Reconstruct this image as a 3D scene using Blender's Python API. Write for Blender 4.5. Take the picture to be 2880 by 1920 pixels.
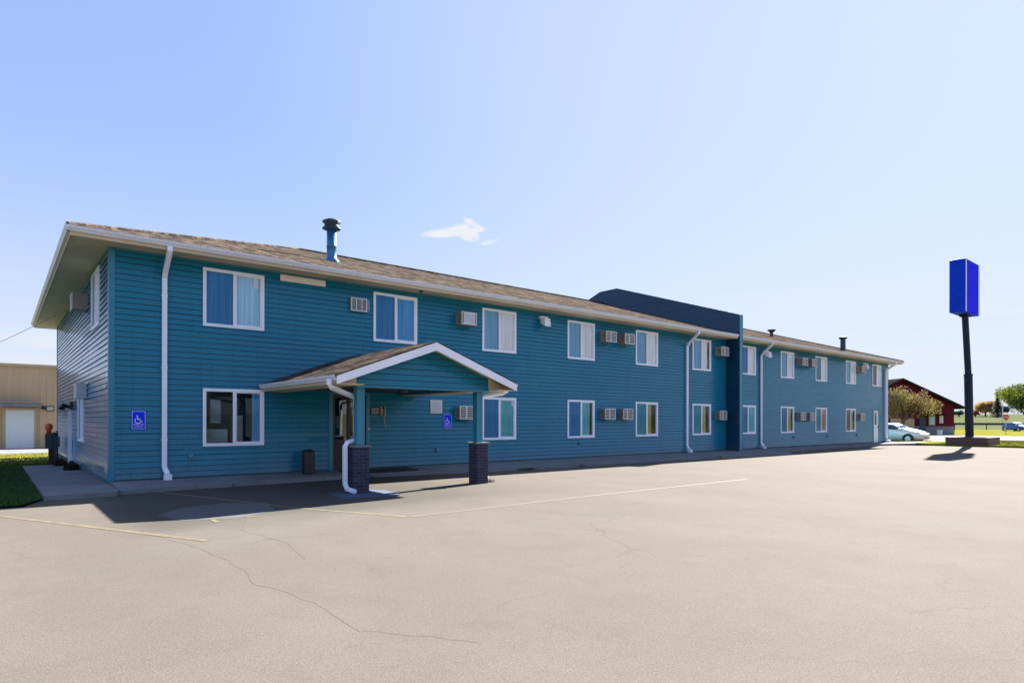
import bpy, bmesh, math, random
from mathutils import Vector, Matrix
from math import radians, sin, cos, pi, floor, atan2, sqrt

for o in list(bpy.data.objects):
    bpy.data.objects.remove(o)
SC = bpy.context.scene
COL = SC.collection

# ------------------------------------------------------------------ camera
cd = bpy.data.cameras.new("camera")
cd.sensor_fit = 'HORIZONTAL'
cd.sensor_width = 36.0
cd.lens = 1756.4 * 36.0 / 2880.0
cd.shift_y = 222.6 / 2880.0
cd.clip_start = 0.1
cd.clip_end = 3000.0
cam = bpy.data.objects.new("camera", cd)
COL.objects.link(cam)
cam.location = (-1.951, -16.714, 1.376)
cam.rotation_euler = (radians(90), radians(-0.095), radians(-39.465))
SC.camera = cam

# ------------------------------------------------------------------ light
SUN = Vector((1.56, 0.36, 1.0)).normalized()
EL = math.asin(SUN.z)
AZ = atan2(SUN.x, SUN.y)
w = bpy.data.worlds.new("World")
SC.world = w
w.use_nodes = True
wn = w.node_tree.nodes
wl = w.node_tree.links
wn.clear()
sky = wn.new('ShaderNodeTexSky')
sky.sky_type = 'NISHITA'
sky.sun_disc = False
sky.sun_elevation = EL
sky.sun_rotation = AZ
sky.altitude = 400
sky.air_density = 1.0
sky.dust_density = 0.25
sky.ozone_density = 3.0
bgn = wn.new('ShaderNodeBackground')
bgn.inputs['Strength'].default_value = 0.067
won = wn.new('ShaderNodeOutputWorld')
wl.new(bgn.outputs[0], won.inputs[0])

def wmath(op, a, b=None, clamp=False):
    n = wn.new('ShaderNodeMath'); n.operation = op; n.use_clamp = clamp
    for i, v in enumerate((a, b)):
        if v is None: continue
        if isinstance(v, (int, float)): n.inputs[i].default_value = v
        else: wl.new(v, n.inputs[i])
    return n.outputs[0]

# high thin cirrus near the eastern horizon and one small fair-weather cloud, in sky directions
tc = wn.new('ShaderNodeTexCoord')
nrm = wn.new('ShaderNodeVectorMath'); nrm.operation = 'NORMALIZE'
wl.new(tc.outputs['Generated'], nrm.inputs[0])
sep = wn.new('ShaderNodeSeparateXYZ'); wl.new(nrm.outputs[0], sep.inputs[0])
az = wmath('ARCTAN2', sep.outputs['X'], sep.outputs['Y'])
el = wmath('ARCSINE', sep.outputs['Z'])
comb = wn.new('ShaderNodeCombineXYZ'); wl.new(az, comb.inputs[0]); wl.new(el, comb.inputs[1])
def skynoise(sx, sy, scale, detail, off=0.0):
    m = wn.new('ShaderNodeVectorMath'); m.operation = 'MULTIPLY_ADD'
    wl.new(comb.outputs[0], m.inputs[0]); m.inputs[1].default_value = (sx, sy, 1); m.inputs[2].default_value = (off, off * .7, off)
    n = wn.new('ShaderNodeTexNoise'); n.inputs['Scale'].default_value = scale; n.inputs['Detail'].default_value = detail
    n.inputs['Roughness'].default_value = .55
    wl.new(m.outputs[0], n.inputs['Vector'])
    return n.outputs['Fac']
def sstep(v, a, b):
    n = wn.new('ShaderNodeMapRange'); n.interpolation_type = 'SMOOTHSTEP'
    n.inputs['From Min'].default_value = a; n.inputs['From Max'].default_value = b
    wl.new(v, n.inputs['Value'])
    return n.outputs[0]
cirr = sstep(skynoise(2.5, 40, 1.0, 5, 3.1), .46, .78)
low = wmath('MULTIPLY', sstep(el, .0, .03), wmath('SUBTRACT', 1.0, sstep(el, .06, .24)))
cirr = wmath('MULTIPLY', wmath('MULTIPLY', cirr, low), .85)
def blob(az0, el0, ra, re, tilt):
    da = wmath('SUBTRACT', az, az0); de = wmath('SUBTRACT', wmath('SUBTRACT', el, el0), wmath('MULTIPLY', da, tilt))
    da = wmath('DIVIDE', da, ra); de = wmath('DIVIDE', de, re)
    return wmath('ADD', wmath('MULTIPLY', da, da), wmath('MULTIPLY', de, de))
def pixdir(u, v):
    R = Vector((cos(radians(39.465)), -sin(radians(39.465)), 0)); F = Vector((sin(radians(39.465)), cos(radians(39.465)), 0))
    d = (F + R * ((u - 1440) / 1756.4) + Vector((0, 0, 1)) * ((1182.6 - v) / 1756.4)).normalized()
    return atan2(d.x, d.y), math.asin(d.z)
cl = None
for (u, v, ru, rv, t, s) in ((1275, 652, 90, 13, .12, 1.0), (1312, 655, 36, 22, -.3, 1.0), (1330, 632, 30, 12, -.5, .8), (1375, 680, 30, 8, .25, .5)):
    a0, e0 = pixdir(u, v)
    k = 1 / 1756.4
    b = wmath('MULTIPLY', sstep(blob(a0, e0, ru * k, rv * k, t), 1.6, 0.0), s)
    cl = b if cl is None else wmath('MAXIMUM', cl, b)
nz = skynoise(1, 1.5, 60, 7, 1.0)
cloud = sstep(wmath('MULTIPLY', cl, wmath('SUBTRACT', wmath('MULTIPLY', nz, 2.6), .42)), .0, .8)
mixf = wmath('ADD', cirr, cloud, True)
mx = wn.new('ShaderNodeMix'); mx.data_type = 'RGBA'
wl.new(mixf, mx.inputs['Factor'])
gm = wn.new('ShaderNodeGamma'); gm.inputs['Gamma'].default_value = .30   # soften the glare round the sun
wl.new(sky.outputs[0], gm.inputs['Color'])
tn = wn.new('ShaderNodeMix'); tn.data_type = 'RGBA'; tn.blend_type = 'MULTIPLY'; tn.inputs['Factor'].default_value = 1
wl.new(gm.outputs[0], tn.inputs['A']); tn.inputs['B'].default_value = (1.02, 1.24, 1.87, 1)
gd = wn.new('ShaderNodeVectorMath'); gd.operation = 'DOT_PRODUCT'; wl.new(nrm.outputs[0], gd.inputs[0]); gd.inputs[1].default_value = tuple(SUN)
gw = wn.new('ShaderNodeMix'); gw.data_type = 'RGBA'
wl.new(wmath('MULTIPLY', sstep(gd.outputs['Value'], .55, 1.0), .45), gw.inputs['Factor'])
wl.new(tn.outputs['Result'], gw.inputs['A']); gw.inputs['B'].default_value = (2.35, 2.6, 2.85, 1)
hz = wn.new('ShaderNodeMix'); hz.data_type = 'RGBA'
hf = wmath('MAXIMUM', wmath('POWER', wmath('SUBTRACT', 1.0, sstep(el, -.02, .5)), 1.9), wmath('POWER', wmath('SUBTRACT', 1.0, sstep(el, -.02, .26)), 1.2))
wl.new(wmath('MULTIPLY', hf, .88), hz.inputs['Factor'])
wl.new(gw.outputs['Result'], hz.inputs['A']); hz.inputs['B'].default_value = (2.25, 2.4, 2.6, 1)
wl.new(hz.outputs['Result'], mx.inputs['A'])
mx.inputs['B'].default_value = (2.45, 2.5, 2.6, 1)
wl.new(mx.outputs['Result'], bgn.inputs['Color'])

sd = bpy.data.lights.new("sun", 'SUN')
sd.energy = 5.0
sd.angle = radians(0.53)
sd.color = (1.0, 0.93, 0.84)
sun = bpy.data.objects.new("sun", sd)
COL.objects.link(sun)
sun.rotation_euler = SUN.to_track_quat('Z', 'Y').to_euler()
sun.location = (20, 10, 40)

SC.view_settings.view_transform = 'Standard'
SC.view_settings.look = 'None'
SC.view_settings.exposure = 2.4
SC.view_settings.gamma = 1.0
SC.render.engine = 'CYCLES'
SC.cycles.max_bounces = 8
SC.cycles.transparent_max_bounces = 12

# ------------------------------------------------------------------ materials
MATS = {}
class NT:
    def __init__(s, name):
        s.m = bpy.data.materials.new(name); s.m.use_nodes = True
        s.t = s.m.node_tree; s.n = s.t.nodes; s.l = s.t.links
        s.n.clear()
        s.out = s.n.new('ShaderNodeOutputMaterial')
        s.b = s.n.new('ShaderNodeBsdfPrincipled')
        s.l.new(s.b.outputs[0], s.out.inputs[0])
        s.tc = s.n.new('ShaderNodeTexCoord')
        MATS[name] = s.m
    def co(s, sc=(1, 1, 1)):
        m = s.n.new('ShaderNodeMapping'); m.inputs['Scale'].default_value = sc
        s.l.new(s.tc.outputs['Object'], m.inputs['Vector']); return m.outputs[0]
    def noise(s, scale, detail=4, rough=.55, vec=None, dist=0):
        n = s.n.new('ShaderNodeTexNoise'); n.inputs['Scale'].default_value = scale
        n.inputs['Detail'].default_value = detail; n.inputs['Roughness'].default_value = rough
        n.inputs['Distortion'].default_value = dist
        s.l.new(vec if vec is not None else s.tc.outputs['Object'], n.inputs['Vector'])
        return n.outputs['Fac']
    def ramp(s, f, stops):
        r = s.n.new('ShaderNodeValToRGB'); e = r.color_ramp.elements
        while len(e) < len(stops): e.new(.5)
        for i, (p, c) in enumerate(stops):
            e[i].position = p; e[i].color = (c[0], c[1], c[2], 1) if not isinstance(c, (int, float)) else (c, c, c, 1)
        s.l.new(f, r.inputs[0]); return r.outputs[0]
    def mix(s, f, a, b, mode='MIX'):
        n = s.n.new('ShaderNodeMix'); n.data_type = 'RGBA'; n.blend_type = mode
        for k, v in (('Factor', f), ('A', a), ('B', b)):
            if isinstance(v, (int, float)): n.inputs[k].default_value = v if k == 'Factor' else (v, v, v, 1)
            elif isinstance(v, tuple): n.inputs[k].default_value = (v[0], v[1], v[2], 1)
            else: s.l.new(v, n.inputs[k])
        return n.outputs['Result']
    def math(s, op, a, b=0.0, clamp=False):
        n = s.n.new('ShaderNodeMath'); n.operation = op; n.use_clamp = clamp
        for i, v in enumerate((a, b)):
            if isinstance(v, (int, float)): n.inputs[i].default_value = v
            else: s.l.new(v, n.inputs[i])
        return n.outputs[0]
    def set(s, **k):
        for a, v in k.items():
            a = a.replace('_', ' ')
            if isinstance(v, tuple): s.b.inputs[a].default_value = (v[0], v[1], v[2], 1)
            elif isinstance(v, (int, float)): s.b.inputs[a].default_value = v
            else: s.l.new(v, s.b.inputs[a])
    def bump(s, h, strength, dist=.01):
        n = s.n.new('ShaderNodeBump'); n.inputs['Strength'].default_value = strength
        n.inputs['Distance'].default_value = dist
        s.l.new(h, n.inputs['Height']); s.l.new(n.outputs[0], s.b.inputs['Normal'])

def simple(name, col, rough=.6, metal=0.0, var=.12, scale=6, bump=0, spec=None):
    t = NT(name)
    f = t.noise(scale, 5)
    lo = tuple(c * (1 - var) for c in col); hi = tuple(min(1, c * (1 + var)) for c in col)
    t.set(Base_Color=t.ramp(f, [(.3, lo), (.7, hi)]), Roughness=rough, Metallic=metal)
    if spec is not None: t.set(Specular_IOR_Level=spec)
    if bump: t.bump(t.noise(scale * 8, 3), bump, .005)
    return t.m

# vinyl siding
def siding_mat(name, col, rough=.2, spec=.5):
    t = NT(name)
    a = t.noise(.35, 3, vec=t.co((1, 1, .6)))
    b = t.noise(5, 4, vec=t.co((.35, .35, 9)))
    c = t.mix(t.math('MULTIPLY', a, 1.0), tuple(x * .86 for x in col), tuple(x * 1.14 for x in col))
    c = t.mix(t.math('MULTIPLY', b, .5), c, tuple(x * .68 for x in col))
    st = t.ramp(t.noise(1, 5, .6, vec=t.co((7, 7, .22))), [(.52, 0.0), (.72, .5)])
    c = t.mix(st, c, tuple(x * .62 + .004 for x in col))
    fd = t.ramp(t.noise(.6, 5, .6), [(.5, 0.0), (.8, .35)])
    c = t.mix(fd, c, tuple(x * 1.15 + .02 for x in col))
    # faint grime near the ground
    sp = t.n.new('ShaderNodeSeparateXYZ'); t.l.new(t.tc.outputs['Object'], sp.inputs[0])
    g = t.math('MULTIPLY', t.math('SUBTRACT', .45, sp.outputs['Z'], True), t.noise(3, 5), True)
    c = t.mix(g, c, (.11, .13, .14))
    t.set(Base_Color=c, Roughness=t.ramp(t.noise(2, 3), [(.2, rough - .04), (.8, rough + .06)]), Specular_IOR_Level=spec)
    t.bump(t.noise(1.1, 2, vec=t.co((1, 1, 3))), .035, .03)
    return t.m
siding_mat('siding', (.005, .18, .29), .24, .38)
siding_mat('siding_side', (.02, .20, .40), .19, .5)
siding_mat('siding_navy', (.003, .05, .105))
simple('trim_teal', (.014, .19, .29), .35, var=.06, scale=2)
siding_mat('foundation', (.03, .12, .17), .7, .3)
simple('lap_shade', (.004, .03, .07), .8, var=.1)  # dark colour painting the shade lines below the siding boards
simple('white_vinyl', (.80, .83, .93), .35, var=.04, scale=3)
simple('rake_white', (.82, .84, .93), .4, var=.05, scale=2.2)
simple('beige_board', (.78, .72, .62), .6, var=.08)
simple('door_white', (.72, .72, .74), .35, var=.04)
simple('soffit', (.58, .49, .33), .6, var=.12, scale=1.2)
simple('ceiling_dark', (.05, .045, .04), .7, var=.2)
simple('dark_metal', (.02, .022, .025), .4, .3, var=.2)
simple('black_plastic', (.012, .012, .014), .45, var=.2)
simple('pole_navy', (.005, .014, .035), .5, 0, var=.2, spec=.25)
simple('sign_blue', (.001, .045, .55), .6, var=.1, scale=1.5, spec=.12)
simple('sign_bright_blue', (.0, .003, .95), .7, var=.03, spec=.1)
simple('sign_white', (.75, .77, .82), .4, var=.05)
simple('accessible_blue', (.003, .045, .80), .7, var=.05, spec=.1)
simple('flue_blue', (.04, .17, .32), .3, .35, var=.1, scale=9)
simple('galvanized', (.45, .47, .5), .35, .6, var=.15, scale=9)
simple('pipe_dark', (.03, .06, .09), .5, .3, var=.2)
simple('meter_green', (.012, .05, .05), .5, var=.2)
simple('orange_red', (.75, .09, .03), .45, var=.1)
simple('cream_plastic', (.5, .46, .3), .5, var=.1)
simple('rubber', (.015, .014, .013), .8, var=.3, scale=20, bump=.3)
simple('interior', (.03, .10, .17), .9, var=.3, scale=1.5)
simple('furniture', (.4, .42, .42), .8, var=.4, scale=2.5)
simple('ac_case', (.28, .24, .2), .5, .1, var=.12, scale=5)
simple('ac_dark', (.05, .05, .055), .6, var=.3, scale=12)
simple('ac_white', (.62, .62, .6), .45, var=.08, scale=6)
simple('box_grey', (.46, .5, .56), .45, .2, var=.08)
simple('bark', (.13, .085, .055), .9, var=.35, scale=14, bump=.6)
simple('tyre', (.02, .02, .02), .8, var=.2)
simple('rim', (.5, .5, .52), .3, .7, var=.1)
simple('car_silver', (.74, .64, .60), .3, .1, var=.03)
simple('car_blue', (.03, .12, .4), .25, .2, var=.05)
simple('red_siding', (.13, .008, .022), .7, var=.15, scale=1.2, spec=.15)
simple('dark_roof', (.035, .026, .026), .95, var=.25, scale=4, spec=0)
simple('tan_trim', (.5, .35, .2), .6, var=.12)
simple('concrete_base', (.2, .2, .24), .8, var=.2)
simple('stop_red', (.5, .03, .03), .4, var=.1)
simple('hedge_dark', (.035, .05, .03), .9, var=.4, scale=1.5)

def gutter_mat():
    t = NT('gutter')
    f = t.noise(4, 6, vec=t.co((6, 6, .6)))
    g = t.noise(1.3, 4)
    c = t.ramp(f, [(.25, (.60, .60, .66)), (.6, (.76, .77, .84))])
    c = t.mix(t.math('MULTIPLY', g, .35), c, (.5, .46, .42))
    t.set(Base_Color=c, Roughness=.4)
gutter_mat()

def ribbed_tan():
    t = NT('tan_metal')
    f = t.noise(.9, 4, vec=t.co((1, 1, .25)))
    t.set(Base_Color=t.ramp(f, [(.3, (.50, .31, .18)), (.7, (.62, .41, .25))]), Roughness=.5)
ribbed_tan()

def shingles():
    t = NT('shingles')
    v = t.co((1, 1, 1))
    br = t.n.new('ShaderNodeTexBrick')
    # lay courses along the slope using x and a mix of y,z
    sp = t.n.new('ShaderNodeSeparateXYZ'); t.l.new(v, sp.inputs[0])
    cb = t.n.new('ShaderNodeCombineXYZ')
    t.l.new(sp.outputs['X'], cb.inputs[0])
    t.l.new(t.math('MULTIPLY', sp.outputs['Z'], 3.35), cb.inputs[1])
    t.l.new(cb.outputs[0], br.inputs['Vector'])
    br.inputs['Scale'].default_value = 1.0
    br.inputs['Brick Width'].default_value = .33; br.inputs['Row Height'].default_value = .21
    br.inputs['Mortar Size'].default_value = .012; br.inputs['Bias'].default_value = 0.0
    br.inputs['Color1'].default_value = (.135, .108, .088, 1); br.inputs['Color2'].default_value = (.03, .024, .022, 1)
    br.inputs['Mortar'].default_value = (.055, .045, .04, 1)
    c = t.mix(t.ramp(t.noise(9, 5), [(.42, 0.0), (.62, .6)]), br.outputs['Color'], (.13, .105, .07))
    c = t.mix(t.ramp(t.noise(11, 4, .7), [(.47, 0.0), (.6, .85)]), c, (.016, .018, .022))
    c = t.mix(t.ramp(t.noise(1, 4, .65, vec=t.co((2.6, 1.0, 1.0))), [(.44, .8), (.54, 0.0)]), c, (.03, .027, .028))
    c = t.mix(t.ramp(t.noise(1.4, 4, .65, vec=t.co((2.6, 1.1, 1.1))), [(.52, 0.0), (.6, .7)]), c, (.155, .13, .095))
    c = t.mix(t.ramp(t.noise(1.9, 3, .6, vec=t.co((2.6, 1.1, 1.1))), [(.56, 0.0), (.64, .5)]), c, (.12, .085, .07))
    t.set(Base_Color=c, Roughness=1.0, Specular_IOR_Level=.0)
    t.bump(t.noise(22, 4), .7, .02)
shingles()

def brick_dark(name, c1, c2, mort, sc=1.0):
    t = NT(name)
    sp = t.n.new('ShaderNodeSeparateXYZ'); t.l.new(t.tc.outputs['Object'], sp.inputs[0])
    cb = t.n.new('ShaderNodeCombineXYZ')
    t.l.new(t.math('ADD', sp.outputs['X'], sp.outputs['Y']), cb.inputs[0]); t.l.new(sp.outputs['Z'], cb.inputs[1])
    br = t.n.new('ShaderNodeTexBrick'); t.l.new(cb.outputs[0], br.inputs['Vector'])
    br.inputs['Scale'].default_value = sc
    br.inputs['Brick Width'].default_value = .2; br.inputs['Row Height'].default_value = .072
    br.inputs['Mortar Size'].default_value = .009
    br.inputs['Color1'].default_value = (*c1, 1); br.inputs['Color2'].default_value = (*c2, 1); br.inputs['Mortar'].default_value = (*mort, 1)
    c = t.mix(t.ramp(t.noise(24, 4), [(.4, 0.0), (.7, .75)]), br.outputs['Color'], tuple(x * 2.2 for x in c1))
    t.set(Base_Color=c, Roughness=.75, Specular_IOR_Level=.2)
    t.bump(t.mix(.5, br.outputs['Fac'], t.noise(30, 4)), .8, .015)
brick_dark('brick_navy', (.018, .018, .04), (.045, .04, .08), (.075, .075, .10))
brick_dark('brick_brown', (.13, .065, .06), (.09, .05, .055), (.16, .13, .12))

def asphalt():
    t = NT('asphalt')
    o = t.tc.outputs['Object']
    # broad zones: greyer near the building, pinkish in the middle, paler further out
    z = t.noise(.11, 4, .5, dist=.6)
    c = t.ramp(z, [(.30, (.111, .103, .090)), (.47, (.127, .107, .094)), (.56, (.119, .108, .093)), (.72, (.131, .121, .106))])
    s = t.noise(.6, 6, .6, vec=t.co((1, .45, 1)))
    c = t.mix(t.ramp(s, [(.40, 0.0), (.66, .45)]), c, (.144, .134, .118))
    s2 = t.noise(1.7, 7, .65, dist=.5)
    c = t.mix(t.ramp(s2, [(.48, 0.0), (.75, .35)]), c, (.090, .084, .074))
    f = t.noise(90, 3, .7)
    c = t.mix(t.ramp(f, [(.38, .5), (.52, 0.0)]), c, (.055, .05, .042))
    c = t.mix(t.ramp(t.noise(60, 3, .7), [(.55, 0.0), (.72, .6)]), c, (.19, .17, .14))
    # porch shadow beside the building front, darkened further in the asphalt colour
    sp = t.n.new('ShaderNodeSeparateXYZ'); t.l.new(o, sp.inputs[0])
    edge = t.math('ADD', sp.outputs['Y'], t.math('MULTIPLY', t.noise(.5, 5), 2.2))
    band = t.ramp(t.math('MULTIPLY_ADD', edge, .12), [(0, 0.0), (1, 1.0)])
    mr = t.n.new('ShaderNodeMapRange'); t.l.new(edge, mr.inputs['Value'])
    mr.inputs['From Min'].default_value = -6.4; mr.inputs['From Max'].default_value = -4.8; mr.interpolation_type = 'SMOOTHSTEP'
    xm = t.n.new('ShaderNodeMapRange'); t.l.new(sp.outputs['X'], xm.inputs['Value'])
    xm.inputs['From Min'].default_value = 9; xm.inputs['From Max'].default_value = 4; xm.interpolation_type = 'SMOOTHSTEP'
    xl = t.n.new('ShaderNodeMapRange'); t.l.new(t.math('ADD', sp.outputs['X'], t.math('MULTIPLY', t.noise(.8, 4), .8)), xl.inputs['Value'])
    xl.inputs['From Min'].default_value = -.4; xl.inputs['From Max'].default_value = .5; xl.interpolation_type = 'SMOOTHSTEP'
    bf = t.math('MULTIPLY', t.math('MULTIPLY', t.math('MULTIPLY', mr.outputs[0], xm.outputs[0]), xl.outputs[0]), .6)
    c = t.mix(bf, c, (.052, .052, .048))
    # hairline cracks
    for sc, wd, amt, off in ((.16, .0012, .35, 0.0), (.42, .002, .25, 5.0)):
        mp = t.n.new('ShaderNodeMapping'); mp.inputs['Location'].default_value = (off, off, 0)
        t.l.new(o, mp.inputs['Vector'])
        nd = t.n.new('ShaderNodeTexNoise'); nd.inputs['Scale'].default_value = 1.1; nd.inputs['Detail'].default_value = 6
        t.l.new(mp.outputs[0], nd.inputs['Vector'])
        ad = t.n.new('ShaderNodeVectorMath'); ad.operation = 'MULTIPLY_ADD'
        t.l.new(nd.outputs['Color'], ad.inputs[0]); ad.inputs[1].default_value = (1.1, 1.1, 0); t.l.new(mp.outputs[0], ad.inputs[2])
        vo = t.n.new('ShaderNodeTexVoronoi'); vo.feature = 'DISTANCE_TO_EDGE'; vo.inputs['Scale'].default_value = sc
        t.l.new(ad.outputs[0], vo.inputs['Vector'])
        m = t.ramp(vo.outputs['Distance'], [(0.0, 1.0), (wd * 2.2, 0.0)])
        gate = t.ramp(t.noise(.23, 3, vec=mp.outputs[0]), [(.47, 0.0), (.56, amt)])
        c = t.mix(t.math('MULTIPLY', m, gate), c, (.055, .048, .04))
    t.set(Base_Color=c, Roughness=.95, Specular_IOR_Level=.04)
    t.bump(t.noise(70, 4, .7), .35, .01)
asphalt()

def concrete(name, col):
    t = NT(name)
    a = t.noise(1.2, 6); b = t.noise(60, 3, .7)
    c = t.ramp(a, [(.3, tuple(x * .8 for x in col)), (.7, tuple(x * 1.12 for x in col))])
    c = t.mix(t.ramp(b, [(.4, .3), (.55, 0.0)]), c, tuple(x * .6 for x in col))
    sp = t.n.new('ShaderNodeSeparateXYZ'); t.l.new(t.tc.outputs['Object'], sp.inputs[0])
    for ax, per in (('X', 1.52),):
        fr = t.math('FRACT', t.math('DIVIDE', sp.outputs[ax], per))
        j = t.math('LESS_THAN', fr, .012)
        c = t.mix(t.math('MULTIPLY', j, .6), c, tuple(x * .35 for x in col))
    t.set(Base_Color=c, Roughness=.95, Specular_IOR_Level=.08)
    t.bump(b, .25, .006)
concrete('concrete', (.20, .21, .225))
concrete('street_pavement', (0.152, 0.14, 0.132))

def grass_mat(name, a, b, dry):
    t = NT(name)
    n1 = t.noise(.5, 6, .6); n2 = t.noise(14, 4, .7)
    c = t.ramp(n1, [(.32, a), (.68, b)])
    c = t.mix(t.ramp(n2, [(.4, 0.0), (.75, .5)]), c, dry)
    t.set(Base_Color=c, Roughness=1.0, Specular_IOR_Level=.0)
    t.bump(n2, .8, .05)
grass_mat('grass_green', (.014, .060, .012), (.03, .09, .016), (.06, .09, .02))
grass_mat('grass_yellow', (.13, .14, .018), (.17, .165, .028), (.19, .17, .06))
grass_mat('field_green', (.075, .095, .045), (.10, .115, .06), (.13, .125, .075))
simple('blade_green', (.02, .08, .012), .7, var=.35, scale=4)
simple('blade_yellow', (.20, .20, .035), .9, var=.25, scale=4, spec=.05)

def paint(name, col, lo, hi, under=(.108, .096, .078)):
    t = NT(name)
    f = t.ramp(t.noise(7, 6, .7, dist=.4), [(lo, 1.0), (hi, 0.0)])
    f2 = t.ramp(t.noise(70, 3, .7), [(.40, .6), (.55, 0.0)])
    c = t.mix(t.math('MAXIMUM', t.math('MULTIPLY', f, .9), f2), col, under)
    t.set(Base_Color=c, Roughness=.85, Specular_IOR_Level=.25)
paint('paint_yellow', (.19, .155, .075), .46, .64)
paint('paint_yellow_faint', (.155, .137, .085), .66, .82)
paint('paint_blue', (.075, .105, .17), .50, .70, (.09, .085, .078))
paint('paint_blue_strong', (.04, .09, .21), .40, .56, (.10, .095, .085))
simple('crack_filler', (.102, .093, .081), .95, var=.1, scale=8, spec=.04)

def leafm(name, col, var=.35):
    t = NT(name)
    c = t.ramp(t.noise(3.2, 3), [(.3, tuple(x * (1 - var) for x in col)), (.7, tuple(min(1, x * (1 + var)) for x in col))])
    t.set(Base_Color=c, Roughness=.6, Specular_IOR_Level=.3)
    tr = t.n.new('ShaderNodeBsdfTranslucent'); t.l.new(c, tr.inputs[0])
    ms = t.n.new('ShaderNodeMixShader'); ms.inputs[0].default_value = .35
    t.l.new(t.b.outputs[0], ms.inputs[1]); t.l.new(tr.outputs[0], ms.inputs[2]); t.l.new(ms.outputs[0], t.out.inputs[0])
leafm('leaf_olive', (.24, .21, .055)); leafm('leaf_tan', (.33, .20, .09)); leafm('leaf_rust', (0.176, 0.08, 0.04))
leafm('leaf_lime', (0.176, 0.216, 0.0096)); leafm('leaf_green', (0.048, 0.088, 0.0096)); leafm('leaf_gold', (.55, .40, .16))
leafm('leaf_orange', (.42, .24, .08)); leafm('needle_dark', (.018, .035, .035)); leafm('leaf_brown', (.05, .032, .02))
leafm('leaf_red', (.18, .05, .045)); leafm('leaf_teal', (.03, .07, .05))

# glass: fresnel reflection over a tinted clear pane
def glass(name, tint, refl=1.0, ior=1.5, rough=0.0):
    t = NT(name)
    t.n.remove(t.b)
    tr = t.n.new('ShaderNodeBsdfTransparent'); tr.inputs[0].default_value = (*tint, 1)
    gl = t.n.new('ShaderNodeBsdfGlossy'); gl.inputs['Roughness'].default_value = rough; gl.inputs[0].default_value = (refl, refl, refl, 1)
    fr = t.n.new('ShaderNodeFresnel'); fr.inputs['IOR'].default_value = ior
    bp = t.n.new('ShaderNodeBump'); bp.inputs['Strength'].default_value = .03; bp.inputs['Distance'].default_value = .05
    t.l.new(t.noise(1.3, 2), bp.inputs['Height'])
    t.l.new(bp.outputs[0], gl.inputs['Normal']); 
    ms = t.n.new('ShaderNodeMixShader'); t.l.new(fr.outputs[0], ms.inputs[0])
    t.l.new(tr.outputs[0], ms.inputs[1]); t.l.new(gl.outputs[0], ms.inputs[2]); t.l.new(ms.outputs[0], t.out.inputs[0])
glass('glass_clear', (.99, 1.0, 1.0), ior=1.45)
glass('glass_screen', (.74, .87, .94), .6, 1.45)
glass('glass_dark', (.45, .5, .55), ior=2.0)
simple('car_glass', (.012, .03, .045), .08, var=.1, spec=.8)

def curtain(name, col):
    t = NT(name)
    c = t.ramp(t.noise(2, 3, vec=t.co((9, 9, .25))), [(.3, tuple(x * .78 for x in col)), (.7, tuple(min(1, x * 1.15) for x in col))])
    t.set(Base_Color=c, Roughness=.8)
curtain('curtain_blue', (.06, .38, .70))
curtain('curtain_pale', (.48, .76, .97))
curtain('curtain_white', (.93, .97, 1.0))
curtain('curtain_teal', (.08, .50, .60))
curtain('curtain_gold', (.46, .45, .20))
curtain('curtain_rose', (.42, .25, .24))
M = MATS

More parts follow.
